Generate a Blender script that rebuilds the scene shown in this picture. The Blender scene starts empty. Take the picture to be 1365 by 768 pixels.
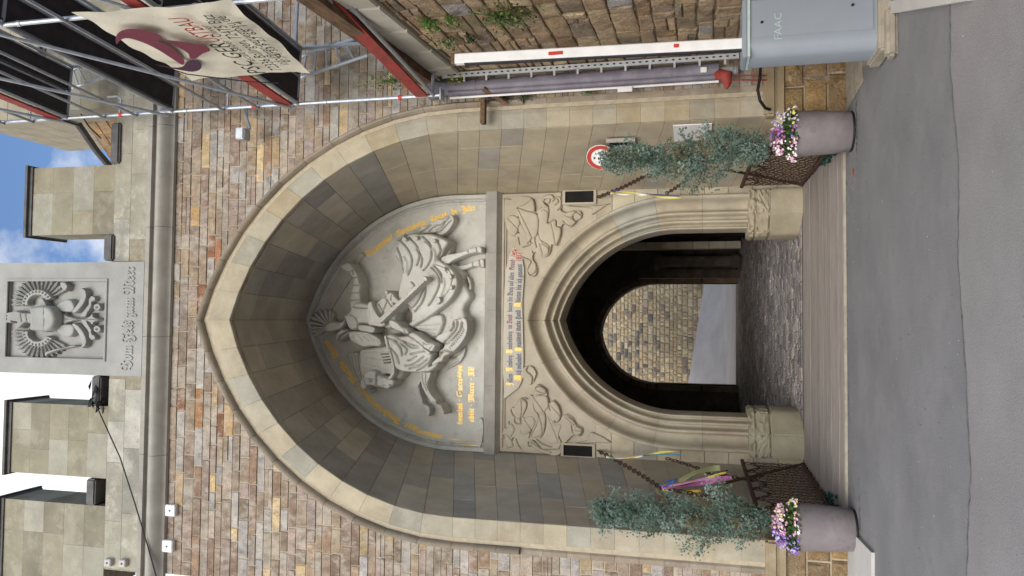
import bpy, bmesh, math, random
import numpy as np
from mathutils import Vector, Matrix
from mathutils.geometry import delaunay_2d_cdt, tessellate_polygon
random.seed(7); np.random.seed(7)
R = math.radians
S = bpy.context.scene
COL = S.collection

# ---------------------------------------------------------------- camera (photo was taken with the phone on its side)
F_PX, TH, PS = 1030.0, R(13.6), R(2.3)
EYE = Vector((0, 0, 1.6))
cam_d = bpy.data.cameras.new('camera'); cam = bpy.data.objects.new('camera', cam_d); COL.objects.link(cam)
cam_d.sensor_fit = 'HORIZONTAL'; cam_d.sensor_width = 36; cam_d.lens = F_PX/1365*36
cam_d.clip_start = .05; cam_d.clip_end = 3000
_fw = Vector((math.sin(PS)*math.cos(TH), math.cos(PS)*math.cos(TH), math.sin(TH)))
_rt = Vector((math.cos(PS), -math.sin(PS), 0)); _up = _rt.cross(_fw)
cam.matrix_world = Matrix.Translation(EYE) @ Matrix((-_up, _rt, -_fw)).transposed().to_4x4()
S.camera = cam

# ---------------------------------------------------------------- sky, sun, exposure
SUN_EL, SUN_AZ = R(27), R(190)          # high, over the viewer's left shoulder, softened by cloud
W = bpy.data.worlds.new('World'); S.world = W; W.use_nodes = True
wn, wl = W.node_tree.nodes, W.node_tree.links
wn.clear()
out = wn.new('ShaderNodeOutputWorld'); bg = wn.new('ShaderNodeBackground'); bg.inputs[1].default_value = .13
sky = wn.new('ShaderNodeTexSky'); sky.sky_type = 'NISHITA'; sky.sun_disc = False
sky.sun_elevation = SUN_EL; sky.sun_rotation = SUN_AZ; sky.air_density = 1.2; sky.dust_density = 1.6
tc = wn.new('ShaderNodeTexCoord'); mp = wn.new('ShaderNodeMapping')
mp.inputs['Location'].default_value = (2.35, 0.3, .4); mp.inputs['Scale'].default_value = (1, 1, 1.5)
nz = wn.new('ShaderNodeTexNoise'); nz.inputs['Scale'].default_value = 2.6; nz.inputs['Detail'].default_value = 9; nz.inputs['Roughness'].default_value = .56
rp = wn.new('ShaderNodeValToRGB'); rp.color_ramp.elements[0].position = .43; rp.color_ramp.elements[1].position = .56
mx = wn.new('ShaderNodeMix'); mx.data_type = 'RGBA'; mx.inputs[7].default_value = (7.4, 7.2, 7.0, 1)
wl.new(tc.outputs['Generated'], mp.inputs[0]); wl.new(mp.outputs[0], nz.inputs['Vector'])
sx_ = wn.new('ShaderNodeSeparateXYZ'); wl.new(tc.outputs['Generated'], sx_.inputs[0])
ma = wn.new('ShaderNodeMath'); ma.operation = 'MULTIPLY_ADD'; ma.inputs[1].default_value = -.42; wl.new(sx_.outputs[0], ma.inputs[0]); wl.new(nz.outputs[0], ma.inputs[2])
wl.new(ma.outputs[0], rp.inputs[0]); wl.new(rp.outputs[0], mx.inputs[0]); sm = wn.new('ShaderNodeMix'); sm.data_type = 'RGBA'; sm.blend_type = 'MULTIPLY'; sm.inputs[0].default_value = 1; sm.inputs[7].default_value = (1.0, 1.15, 1.35, 1)
wl.new(sky.outputs[0], sm.inputs[6]); wl.new(sm.outputs[2], mx.inputs[6])
wl.new(mx.outputs[2], bg.inputs[0]); wl.new(bg.outputs[0], out.inputs[0])
sd = bpy.data.lights.new('sun', 'SUN'); sd.energy = 1.9; sd.angle = R(40); sd.color = (1, .955, .9)
sun = bpy.data.objects.new('sun', sd); COL.objects.link(sun)
_sv = Vector((math.sin(SUN_AZ)*math.cos(SUN_EL), math.cos(SUN_AZ)*math.cos(SUN_EL), math.sin(SUN_EL)))
sun.rotation_euler = _sv.to_track_quat('Z', 'Y').to_euler()
S.view_settings.view_transform = 'Standard'; S.view_settings.look = 'None'
S.view_settings.exposure = .5; S.view_settings.gamma = 1

# ---------------------------------------------------------------- measuring helpers: where a line of sight meets a wall or the ground
def ray(x, y):
    a = (384-y)/F_PX; b = (x-682.5)/F_PX
    h = math.cos(TH)+b*math.sin(TH); z = math.sin(TH)-b*math.cos(TH)
    return Vector((a*math.cos(PS)+h*math.sin(PS), h*math.cos(PS)-a*math.sin(PS), z))
def P(x, y, Y=9.2):
    r = ray(x, y); return r*(Y/r.y)+EYE
def G(x, y, z=0):
    r = ray(x, y); return r*((z-1.6)/r.z)+EYE
def PV(x, y, A, B):                       # vertical plane through plan points A, B
    r = ray(x, y); n = Vector((B[1]-A[1], A[0]-B[0], 0))
    t = n.dot(Vector((A[0], A[1], 0))-EYE)/n.dot(r); return r*t+EYE
def pxz(pts, Y): return [(P(x, y, Y).x, P(x, y, Y).z) for x, y in pts]
def proj(v):
    d = Vector(v)-EYE; w = d.dot(_fw)
    if w <= .05: return (-9999, -9999)
    return (682.5-d.dot(_up)/w*F_PX, 384-d.dot(_rt)/w*F_PX)
FY, BY = 9.2, 11.7                        # front face of the gatehouse, back of the deep recess

def c(r, g, b, k=1.0):
    f = lambda v: (v/255/12.92 if v <= 10 else ((v/255+.055)/1.055)**2.4)*k
    return (f(r), f(g), f(b), 1)

# ---------------------------------------------------------------- materials
def mat(name, rough=.85, base=None, scale=8, lo=.7, hi=1.2, bump=.2, bscale=60, patch=None, pamt=.5, pscale=5, metal=0, spec=.3,
        stretch=(1, 1, 1), streak=None, bdist=.01, fine=0, ramp=None):
    m = bpy.data.materials.new(name); m.use_nodes = True
    n, l = m.node_tree.nodes, m.node_tree.links
    b = n['Principled BSDF']; b.inputs['Roughness'].default_value = rough; b.inputs['Metallic'].default_value = metal
    b.inputs['Specular IOR Level'].default_value = spec
    if base is None:
        a = n.new('ShaderNodeAttribute'); a.attribute_name = 'col'; src = a.outputs['Color']
    else:
        a = n.new('ShaderNodeRGB'); a.outputs[0].default_value = base; src = a.outputs[0]
    g = n.new('ShaderNodeNewGeometry'); mpn = n.new('ShaderNodeMapping'); mpn.inputs['Scale'].default_value = stretch
    l.new(g.outputs['Position'], mpn.inputs[0])
    def noise(s, det=5, r=.6):
        t = n.new('ShaderNodeTexNoise'); t.inputs['Scale'].default_value = s; t.inputs['Detail'].default_value = det; t.inputs['Roughness'].default_value = r
        l.new(mpn.outputs[0], t.inputs['Vector']); return t.outputs[0]
    def rng(v, a0, a1, b0, b1):
        t = n.new('ShaderNodeMapRange'); t.inputs[1].default_value = a0; t.inputs[2].default_value = a1
        t.inputs[3].default_value = b0; t.inputs[4].default_value = b1; l.new(v, t.inputs[0]); return t.outputs[0]
    def mul(col, v):
        t = n.new('ShaderNodeMix'); t.data_type = 'RGBA'; t.blend_type = 'MULTIPLY'; t.inputs[0].default_value = 1
        l.new(col, t.inputs[6]); l.new(v, t.inputs[7]); return t.outputs[2]
    src = mul(src, rng(noise(scale), .3, .7, lo, hi))
    if fine: src = mul(src, rng(noise(bscale*2.2, 3), .3, .7, 1-fine, 1+fine))
    if patch is not None:
        t = n.new('ShaderNodeMix'); t.data_type = 'RGBA'; l.new(rng(noise(pscale, 8, .72), .5, .62, 0, pamt), t.inputs[0])
        l.new(src, t.inputs[6]); t.inputs[7].default_value = patch; src = t.outputs[2]
    if streak is not None:
        t = n.new('ShaderNodeMix'); t.data_type = 'RGBA'; l.new(rng(noise(pscale*2.7, 6, .7), .56, .68, 0, .6), t.inputs[0])
        l.new(src, t.inputs[6]); t.inputs[7].default_value = streak; src = t.outputs[2]
    l.new(src, b.inputs['Base Color'])
    if bump:
        bn = n.new('ShaderNodeBump'); bn.inputs['Strength'].default_value = bump; bn.inputs['Distance'].default_value = bdist
        l.new(noise(bscale, 6, .65), bn.inputs['Height']); l.new(bn.outputs[0], b.inputs['Normal'])
    return m
M = {}
M['rubble'] = mat('weathered_coursed_sandstone', .95, scale=11, lo=.62, hi=1.28, bump=.8, bscale=45, patch=c(166, 158, 148), pamt=.8, pscale=8, streak=c(106, 92, 80), bdist=.012, fine=.32, stretch=(1, 1, .7))
M['wallmortar'] = mat('eroded_wall_mortar', .95, base=c(134, 116, 94), scale=9, lo=.5, hi=1.3, bump=.9, bscale=30, bdist=.03)
M['retain'] = mat('rough_retaining_stone', .95, scale=7, lo=.5, hi=1.35, bump=1, bscale=22, patch=c(92, 86, 80), pamt=.55, pscale=3.5, streak=c(196, 180, 152), bdist=.035, fine=.25)
M['ashlar'] = mat('smooth_ashlar', .85, scale=3, lo=.82, hi=1.13, bump=.35, bscale=60, patch=c(182, 176, 162), pamt=.3, pscale=2.6, fine=.1)
M['parapet'] = mat('patched_parapet_stone', .9, scale=4, lo=.8, hi=1.15, bump=.5, bscale=40, patch=c(192, 188, 176), pamt=.6, pscale=2.4, streak=c(134, 126, 108), fine=.12)
M['soffit'] = mat('sawn_recess_stone', .85, scale=2.5, lo=.82, hi=1.14, bump=.25, bscale=70, patch=c(168, 160, 146), pamt=.3, pscale=2.4, fine=.09)
M['crest'] = mat('weathered_crest_stone', .85, base=c(156, 156, 152), scale=2.4, lo=.82, hi=1.08, bump=.3, bscale=70, patch=c(140, 138, 132), pamt=.4, pscale=2.6, fine=.08)
M['carved'] = mat('carved_grey_stone', .8, base=c(194, 193, 186), scale=2.4, lo=.84, hi=1.1, bump=.55, bscale=42, patch=c(178, 170, 156), pamt=.45, pscale=2.2, streak=c(160, 158, 152), fine=.09, bdist=.006)
M['carvedwarm'] = mat('carved_buff_stone', .85, base=c(170, 160, 142), scale=3, lo=.86, hi=1.1, bump=.25, bscale=80, patch=c(184, 174, 156), pamt=.3, pscale=2, fine=.06)
M['ledge'] = mat('grey_ledge_stone', .8, base=c(154, 150, 142), scale=4, lo=.8, hi=1.1, bump=.2, bscale=60)
M['mortar'] = mat('lime_mortar', .95, base=c(178, 166, 144), scale=14, lo=.8, hi=1.1, bump=.5, bscale=80)
M['dkmortar'] = mat('dark_joint', .95, base=c(150, 142, 124), scale=14, lo=.7, hi=1.1, bump=.5, bscale=80)
M['darkcap'] = mat('slate_capping', .6, base=c(86, 85, 84), scale=6, lo=.7, hi=1.4, bump=.4, bscale=50)
M['sootshade'] = mat('sooty_shaded_passage_stone', .95, base=c(92, 84, 76), scale=3, lo=.5, hi=1.3, bump=.7, bscale=12, bdist=.03)  # dark base colour holds both soot and the deep shade of the passage
M['asphalt'] = mat('asphalt', .9, base=c(119, 119, 121), scale=1.1, lo=.86, hi=1.1, bump=.7, bscale=75, fine=.4, patch=c(134, 132, 132), pamt=.35, pscale=1.6, streak=c(110, 109, 110), bdist=.008)
M['asphalt2'] = mat('lighter_asphalt', .9, base=c(132, 130, 131), scale=1.4, lo=.88, hi=1.1, bump=.7, bscale=70, fine=.42, bdist=.008)
M['cobble'] = mat('passage_setts', .8, scale=10, lo=.6, hi=1.3, bump=.6, bscale=40)
M['plank'] = mat('weathered_plank', .85, scale=5, lo=.75, hi=1.15, bump=.5, bscale=30, stretch=(.5, 6, 6), patch=c(118, 112, 108), pamt=.45, pscale=3)
M['galv'] = mat('galvanised_steel', .42, base=c(168, 172, 178), scale=12, lo=.8, hi=1.1, bump=.05, metal=.55, spec=.5)
M['alu'] = mat('pale_aluminium', .45, base=c(188, 192, 196), scale=10, lo=.85, hi=1.08, bump=.05, metal=.4, spec=.5)
M['darksteel'] = mat('dark_steel', .6, base=c(58, 60, 64), scale=12, lo=.7, hi=1.2, bump=.1, metal=.4)
M['deck'] = mat('dark_plywood', .8, base=c(56, 50, 52), scale=8, lo=.6, hi=1.3, bump=.2)
M['red'] = mat('red_paint', .55, base=c(196, 58, 44), scale=8, lo=.8, hi=1.1, bump=.1)
M['redboard'] = mat('faded_red_board', .8, base=c(150, 62, 56), scale=9, lo=.7, hi=1.2, bump=.3, patch=c(120, 80, 72), pamt=.5)
M['timber'] = mat('old_brown_timber', .9, base=c(104, 82, 62), scale=7, lo=.5, hi=1.4, bump=.6, bscale=40, stretch=(3, .7, 3))
M['rust'] = mat('rusty_iron', .85, base=c(74, 56, 48), scale=30, lo=.6, hi=1.5, bump=.4, metal=.25)
M['banner'] = mat('cream_tarpaulin', .7, base=c(214, 208, 190), scale=2, lo=.92, hi=1.05, bump=.15, bscale=6, bdist=.05)
M['black'] = mat('black_print', .7, base=c(34, 32, 36), lo=.9, hi=1.1, bump=0)
M['maroon'] = mat('maroon_print', .7, base=c(110, 48, 64), lo=.9, hi=1.1, bump=0)
M['plum'] = mat('plum_print', .7, base=c(70, 42, 66), lo=.9, hi=1.1, bump=0)
M['redprint'] = mat('red_print', .7, base=c(176, 60, 50), lo=.9, hi=1.1, bump=0)
M['blueprint'] = mat('faded_blue_letters', .8, base=c(84, 92, 116), lo=.85, hi=1.15, bump=0)
M['purple'] = mat('faded_purple_letters', .8, base=c(122, 86, 112), lo=.85, hi=1.15, bump=0)
M['gold'] = mat('gilded_letters', .4, base=c(250, 204, 92), scale=30, lo=.85, hi=1.1, bump=.05, metal=.1, spec=.6)
M['goldpatch'] = mat('gilded_initial_ground', .6, base=c(204, 178, 108), scale=30, lo=.85, hi=1.1, bump=.05, metal=.2, spec=.6)
M['whitepaint'] = mat('white_paint', .5, base=c(226, 226, 226), scale=6, lo=.9, hi=1.05, bump=.04)
M['bargrey'] = mat('grey_powder_coat', .42, base=c(138, 146, 156), scale=3, lo=.95, hi=1.04, bump=.06, bscale=200, spec=.5)
M['seal'] = mat('pale_green_seal', .5, base=c(176, 196, 192), scale=20, lo=.85, hi=1.1, bump=.1)
M['duct'] = mat('lavender_grey_pipe', .5, base=c(118, 114, 126), scale=5, lo=.8, hi=1.12, bump=.08, spec=.4, patch=c(140, 134, 142), pamt=.4)
M['rubber'] = mat('black_rubber', .6, base=c(26, 26, 28), lo=.8, hi=1.2, bump=.1)
M['pot'] = mat('taupe_plastic_pot', .6, base=c(122, 115, 118), scale=4, lo=.86, hi=1.1, bump=.1, patch=c(142, 134, 134), pamt=.4, pscale=3, streak=c(100, 92, 90))
M['leaf'] = mat('leaf', .7, scale=20, lo=.75, hi=1.25, bump=0)
M['petal'] = mat('petal', .7, scale=30, lo=.9, hi=1.1, bump=0)
M['ribbon'] = mat('satin_ribbon', .45, lo=.9, hi=1.1, bump=0)
M['bark'] = mat('grey_bark', .9, base=c(112, 98, 84), scale=30, lo=.6, hi=1.3, bump=.6)
M['soil'] = mat('potting_soil', .95, base=c(58, 46, 38), scale=30, lo=.6, hi=1.4, bump=.8)
M['concrete'] = mat('old_concrete', .9, base=c(160, 152, 138), scale=7, lo=.75, hi=1.15, bump=.5, bscale=50, patch=c(120, 116, 108), pamt=.4)
M['slab'] = mat('pale_slab', .85, base=c(184, 182, 178), scale=4, lo=.9, hi=1.06, bump=.3, bscale=100, fine=.1)
M['dark'] = mat('painted_hollow_shade', 1, base=c(30, 28, 28), bump=0)  # near-black colour stands in for the shade inside holes
M['green'] = mat('dark_green_net', .9, base=c(30, 74, 66), scale=20, lo=.6, hi=1.3, bump=.4)
M['glass'] = mat('lamp_glass', .15, base=c(200, 206, 214), bump=0, spec=.7)

# ---------------------------------------------------------------- mesh helpers
def tag(o, label=None, cat=None, group=None, kind=None):
    for k, v in (('label', label), ('category', cat), ('group', group), ('kind', kind)):
        if v: o[k] = v
    return o
def empty(name, label, cat, loc=(0, 0, 0), group=None):
    o = bpy.data.objects.new(name, None); COL.objects.link(o); o.location = loc; o.empty_display_size = .2
    return tag(o, label, cat, group)
class MB:
    def __init__(s): s.v = []; s.f = []; s.c = []; s.m = []
    def add(s, vs, fs, col=(1, 1, 1, 1), mi=0):
        k = len(s.v); s.v += [tuple(p) for p in vs]; s.f += [tuple(i+k for i in f) for f in fs]
        s.c += [col]*len(vs); s.m += [mi]*len(fs); return s
    def box(s, a, b, col=(1, 1, 1, 1), mi=0, bev=0):
        x0, x1 = sorted((a[0], b[0])); y0, y1 = sorted((a[1], b[1])); z0, z1 = sorted((a[2], b[2]))
        if not bev:
            return s.add([(x0, y0, z0), (x1, y0, z0), (x1, y1, z0), (x0, y1, z0), (x0, y0, z1), (x1, y0, z1), (x1, y1, z1), (x0, y1, z1)],
                         [(3, 2, 1, 0), (4, 5, 6, 7), (0, 1, 5, 4), (1, 2, 6, 5), (2, 3, 7, 6), (3, 0, 4, 7)], col, mi)
        bm = bmesh.new(); bmesh.ops.create_cube(bm, size=1, matrix=Matrix.Translation(((x0+x1)/2, (y0+y1)/2, (z0+z1)/2)) @ Matrix.Diagonal((x1-x0, y1-y0, z1-z0, 1)))
        bmesh.ops.bevel(bm, geom=bm.edges[:], offset=bev, segments=2, affect='EDGES')
        return s.bm(bm, col, mi)
    def bm(s, bm, col=(1, 1, 1, 1), mi=0):
        bm.verts.index_update(); s.add([v.co[:] for v in bm.verts], [[v.index for v in f.verts] for f in bm.faces], col, mi); bm.free(); return s
    def tube(s, pts, r, n=8, col=(1, 1, 1, 1), mi=0, cap=True):
        pts = [Vector(p) for p in pts]; rs = r if isinstance(r, (list, tuple)) else [r]*len(pts)
        vs = []; fs = []; up = None
        for i, p in enumerate(pts):
            t = (pts[min(i+1, len(pts)-1)]-pts[max(i-1, 0)]).normalized()
            if up is None: up = t.orthogonal().normalized()
            up = (up-t*up.dot(t)).normalized(); w = t.cross(up)
            for k in range(n):
                a = 2*math.pi*k/n; vs.append(p+(up*math.cos(a)+w*math.sin(a))*rs[i])
        for i in range(len(pts)-1):
            for k in range(n): fs.append((i*n+k, i*n+(k+1) % n, (i+1)*n+(k+1) % n, (i+1)*n+k))
        if cap: fs.append(tuple(range(n))[::-1]); fs.append(tuple((len(pts)-1)*n+k for k in range(n)))
        return s.add(vs, fs, col, mi)
    def strip(s, rows, col=(1, 1, 1, 1), mi=0, closed=False):
        n = len(rows[0]); fs = []
        for i in range(len(rows)-1):
            for k in range(n if closed else n-1): fs.append((i*n+k, (i+1)*n+k, (i+1)*n+(k+1) % n, i*n+(k+1) % n))
        return s.add([p for r in rows for p in r], fs, col, mi)
    def prism(s, poly, y0, y1, col=(1, 1, 1, 1), mi=0):       # poly in x,z extruded along y
        n = len(poly); tr = tessellate_polygon([[Vector((a, b, 0)) for a, b in poly]])
        vs = [(a, y0, b) for a, b in poly]+[(a, y1, b) for a, b in poly]
        fs = [tuple(t) for t in tr]+[tuple(i+n for i in t[::-1]) for t in tr]+[(i, (i+1) % n, (i+1) % n+n, i+n) for i in range(n)]
        return s.add(vs, fs, col, mi)
    def lathe(s, prof, ctr=(0, 0, 0), n=24, col=(1, 1, 1, 1), mi=0):
        rows = [[(ctr[0]+r*math.cos(2*math.pi*k/n), ctr[1]+r*math.sin(2*math.pi*k/n), ctr[2]+z) for k in range(n)] for r, z in prof]
        return s.strip(rows, col, mi, closed=True)
    def stone(s, q, n, d, bev=.006, col=(1, 1, 1, 1), rough=0, div=0):
        # q: four corners of the outer face, n outward normal, d thickness
        q = [Vector(p) for p in q]; n = Vector(n).normalized(); ce = sum(q, Vector())/4
        def inset(p): v = ce-p; return p+v*(bev*1.4/max(v.length, .001))
        f = [inset(p)+n*random.uniform(-rough, rough) for p in q]; m = [p-n*bev for p in q]; b = [p-n*d for p in q]
        if rough > .006:
            cc = ce+n*random.uniform(.3, 1)*rough
            fs = [(i, (i+1) % 4, 12) for i in range(4)]; ex = [cc]
        else: fs = [(0, 1, 2, 3)]; ex = []
        fs += [(i, i+4, (i+1) % 4+4, (i+1) % 4) for i in range(4)]+[(i+4, i+8, (i+1) % 4+8, (i+1) % 4+4) for i in range(4)]
        return s.add(f+m+b+ex, fs, col)
    def build(s, name, m, parent=None, smooth=False, **kw):
        me = bpy.data.meshes.new(name); me.from_pydata(s.v, [], s.f)
        ca = me.color_attributes.new('col', 'FLOAT_COLOR', 'POINT'); ca.data.foreach_set('color', np.array(s.c, dtype=np.float32).ravel())
        for mm in (m if isinstance(m, (list, tuple)) else [m]): me.materials.append(mm)
        if any(s.m): me.polygons.foreach_set('material_index', s.m)
        bm = bmesh.new(); bm.from_mesh(me); bmesh.ops.recalc_face_normals(bm, faces=bm.faces[:]); bm.to_mesh(me); bm.free()
        if smooth:
            me.polygons.foreach_set('use_smooth', [True]*len(me.polygons))
            if smooth != 'all': me.set_sharp_from_angle(angle=R(38))
        o = bpy.data.objects.new(name, me); COL.objects.link(o)
        if parent is not None:
            o.parent = parent; loc = parent.matrix_basis.translation.copy(); q = parent
            while q.parent is not None: q = q.parent; loc += q.matrix_basis.translation
            if loc.length > 0: me.transform(Matrix.Translation(-loc))
        return tag(o, **kw)
def mb(): return MB()
def jit(col, v=.12, h=.03):
    k = 1+random.uniform(-v, v); return (col[0]*k*(1+random.uniform(-h, h)), col[1]*k, col[2]*k*(1+random.uniform(-h, h)), 1)
def pick(pal): 
    t = random.random()*sum(w for w, _ in pal)
    for w, cc in pal:
        t -= w
        if t <= 0: return cc
    return pal[-1][1]

# ---------------------------------------------------------------- text (built-in font only; gothic letters are its fraktur glyphs)
def frak(s):
    o = ''
    for ch in s:
        if 'A' <= ch <= 'Z': o += chr(0x1D56C+ord(ch)-65)
        elif 'a' <= ch <= 'z': o += chr(0x1D586+ord(ch)-97)
        else: o += ch
    return o
def text_data(s, extrude=.0, shear=0, offset=0, res=2):
    cu = bpy.data.curves.new('t', 'FONT'); cu.body = s; cu.size = 1; cu.extrude = extrude; cu.shear = shear; cu.resolution_u = res; cu.offset = offset
    o = bpy.data.objects.new('t', cu); COL.objects.link(o)
    dg = bpy.context.evaluated_depsgraph_get(); dg.update()
    me = bpy.data.meshes.new_from_object(o.evaluated_get(dg)); 
    vs = np.array([v.co[:] for v in me.vertices]) if len(me.vertices) else np.zeros((0, 3)); fs = [tuple(p.vertices) for p in me.polygons]
    bpy.data.objects.remove(o); bpy.data.curves.remove(cu); bpy.data.meshes.remove(me)
    return vs, fs
TEXTS = {}
def T(key, s, **k): TEXTS[key] = text_data(s, **k)
T('plaque', frak('Vom Fels zum Meer'), extrude=.06, offset=.012)
T('arcr', frak('Burggravius · Nurembergu · Comes · de · Zolre'), extrude=.04, offset=.024)
T('arcl', frak('Fridericus · Nobilissimus · Brandenburgensis · Marchio · Elector'), extrude=.04, offset=.024)
T('mid1', frak('domini · Successor'), extrude=.04, offset=.024)
T('mid2', frak('obiit · Mcccc · XL'), extrude=.04, offset=.024)
for i, s in enumerate(['Z', 'ollern', 'N', 'ürnberg', 'B', 'randenburg', 'im Bund', 'bauen die Burg auf alten', 'Grund', 'M', 'ich vollendet', 'P', 'reussens starke Hand', 'A', 'dlertor bin ich genannt']):
    T('b%d' % i, frak(s), extrude=.01, offset=.006)
T('y1', '1454', extrude=.01, offset=.01); T('y2', '1851.', extrude=.01, offset=.01)
T('psc', 'PSC GER', extrude=.002, shear=.15); T('psc2', 'ÜSTBAU', extrude=.002, shear=.15)
T('l1', 'Pascale Seiber · Oliver', extrude=.002); T('l2', '72336 Balingen, 72475 Bitz', extrude=.002); T('l3', 'info@psc-geruestbau.de', extrude=.002); T('l4', '0 74 33 / 27 65 14', extrude=.002)
T('faac', 'FAAC', extrude=.002, offset=-.008); T('sgn', '2,7 m', extrude=.002, offset=.012); T('arr', '↑', extrude=.002)
T('plate', 'H 12', extrude=.002)

def lay_text(mbd, key, fn, h, length=None, tmax=None, col=(1, 1, 1, 1), mi=0, ymid=False):
    """fn(s, t) -> world position for s metres along the line and t metres above it"""
    vs, fs = TEXTS[key]
    if not len(vs): return 0
    x0, x1 = vs[:, 0].min(), vs[:, 0].max(); w = x1-x0
    sc = h/.72; sx = sc if length is None else length/w
    res = []
    for x, y, z in vs: res.append(fn((x-x0)*sx, y*sc, z*sc))
    mbd.add(res, fs, col, mi); return w*sx
def on_path(path, Y, flip=1):
    pts = [Vector((a, b)) for a, b in path]; L = [0]
    for i in range(1, len(pts)): L.append(L[-1]+(pts[i]-pts[i-1]).length)
    def fn(s, t, z):
        s2 = max(0, min(s, L[-1]-1e-6)); i = max(j for j in range(len(L)-1) if L[j] <= s2)
        d = (pts[i+1]-pts[i]).normalized(); p = pts[i]+d*(s-L[i])
        # smooth the normal
        a = max(0, i-1); b = min(len(pts)-1, i+2); dd = (pts[b]-pts[a]).normalized(); n = Vector((-dd.y, dd.x))
        q = p+n*t; return (q.x, Y-abs(z)*0-z, q.y)
    return fn, L[-1]
def smooth_path(pts, n=8, closed=False):
    P_ = [Vector(p) for p in pts]; out_ = []; N = len(P_)
    rng_ = range(N if closed else N-1)
    for i in rng_:
        p0 = P_[(i-1) % N] if closed or i > 0 else P_[0]; p1 = P_[i]; p2 = P_[(i+1) % N]; p3 = P_[(i+2) % N] if closed or i+2 < N else P_[-1]
        for k in range(n):
            t = k/n; out_.append(.5*((2*p1)+(p2-p0)*t+(2*p0-5*p1+4*p2-p3)*t*t+(3*p1-p0-3*p2+p3)*t*t*t))
    if not closed: out_.append(P_[-1])
    return [tuple(p) for p in out_]

# ---------------------------------------------------------------- carved relief: an outline swollen from the wall, with folds cut in
def seg_dist(Q, poly, closed):
    A = np.array(poly); B = np.roll(A, -1, 0) if closed else A[1:]; A = A if closed else A[:-1]
    d = np.full(len(Q), 1e9)
    for a, b in zip(A, B):
        ab = b-a; L = (ab**2).sum()
        if L < 1e-12: continue
        t = np.clip(((Q-a) @ ab)/L, 0, 1); d = np.minimum(d, np.hypot(*(Q-(a+t[:, None]*ab)).T))
    return d
def inside(Q, poly):
    r = np.zeros(len(Q), bool); A = np.array(poly); B = np.roll(A, -1, 0)
    for (x0, y0), (x1, y1) in zip(A, B):
        if y0 == y1: continue
        cnd = ((y0 > Q[:, 1]) != (y1 > Q[:, 1])) & (Q[:, 0] < (x1-x0)*(Q[:, 1]-y0)/(y1-y0)+x0); r ^= cnd
    return r
RELIEF_K = 1.5
def relief(name, outline, Y, m, parent, H=.08, RR=.08, base=.02, grooves=(), step=.014, sm=True, tilt=0, off=0, wav=0, build=True, col=(1, 1, 1, 1), into=None):
    """outline and grooves in plan coordinates (x,z) on plane Y; grooves: (points, width, depth), depth<0 = ridge"""
    K_ = RELIEF_K if m in (M['carved'], M['crest']) else 1; RR = RR*.42 if K_ > 1 else RR*.7; step = step*.8; H, base = (H*1.4, base*2.0) if K_ > 1 else (H, base); grooves = [(g[0], g[1], g[2]) for g in grooves]
    pol = smooth_path(outline, 4, True) if sm else list(outline)
    pv = [Vector(p) for p in pol]; bd = []
    for i, p in enumerate(pv):
        q = pv[(i+1) % len(pv)]; k = max(1, int((q-p).length/step))
        bd += [tuple(p+(q-p)*j/k) for j in range(k)]
    cl = []
    for p in bd:
        if not cl or math.hypot(p[0]-cl[-1][0], p[1]-cl[-1][1]) > step*.35: cl.append(p)
    bd = cl; A = np.array(bd); mn, mxx = A.min(0), A.max(0)
    gx, gy = np.meshgrid(np.arange(mn[0], mxx[0], step), np.arange(mn[1], mxx[1], step*.87)); gx = gx+(np.arange(gx.shape[0])[:, None] % 2)*step/2
    Q = np.stack([gx.ravel(), gy.ravel()], 1); Q = Q[inside(Q, bd)]
    if len(Q): Q = Q[seg_dist(Q, bd, True) > step*.5]
    allp = [Vector(p) for p in bd]+[Vector(p) for p in Q]
    nb = len(bd)
    vo, _, fo, ov, _, _ = delaunay_2d_cdt(allp, [(i, (i+1) % nb) for i in range(nb)], [], 0, 1e-6)
    V = np.array([v[:] for v in vo]); d = seg_dist(V, bd, True)
    tri = []
    cen = np.array([V[list(f)].mean(0) for f in fo]); ins = inside(cen, bd)
    tri = [f for f, k in zip(fo, ins) if k]
    t = np.clip(d/RR, 0, 1); h = base+H*np.sqrt(np.clip(1-(1-t)**2, 0, 1))
    for g in grooves:
        gp = smooth_path(g[0], 4) if len(g[0]) > 2 else g[0]
        gd = seg_dist(V, gp, False); h -= g[2]*(1.15*np.exp(-(gd/(g[1]*.85))**1.5) if g[2] > 0 else np.exp(-(gd/g[1])**2))
    h = np.maximum(h, .004); h = h+tilt*(V[:, 1]-V[:, 1].mean())+off
    vs = [(V[i, 0], Y-h[i], V[i, 1]) for i in range(len(V))]
    bidx = [ov_i for ov_i in range(len(V)) if d[ov_i] < 1e-5]
    # skirt along directed boundary edges
    ec = {}
    for f in tri:
        for a, b in zip(f, f[1:]+f[:1]) if isinstance(f, list) else zip(f, tuple(f[1:])+(f[0],)): ec[(a, b)] = 1
    fs = [tuple(f) for f in tri]; mp_ = {}
    for (a, b) in list(ec):
        if (b, a) not in ec:
            for q in (a, b):
                if q not in mp_: mp_[q] = len(vs); vs.append((V[q, 0], Y+.02, V[q, 1]))
            fs.append((b, a, mp_[a], mp_[b]))
    B_ = into or MB(); B_.add(vs, fs, col)
    return B_.build(name, m, parent, smooth='all' if False else True) if build else B_

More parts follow.
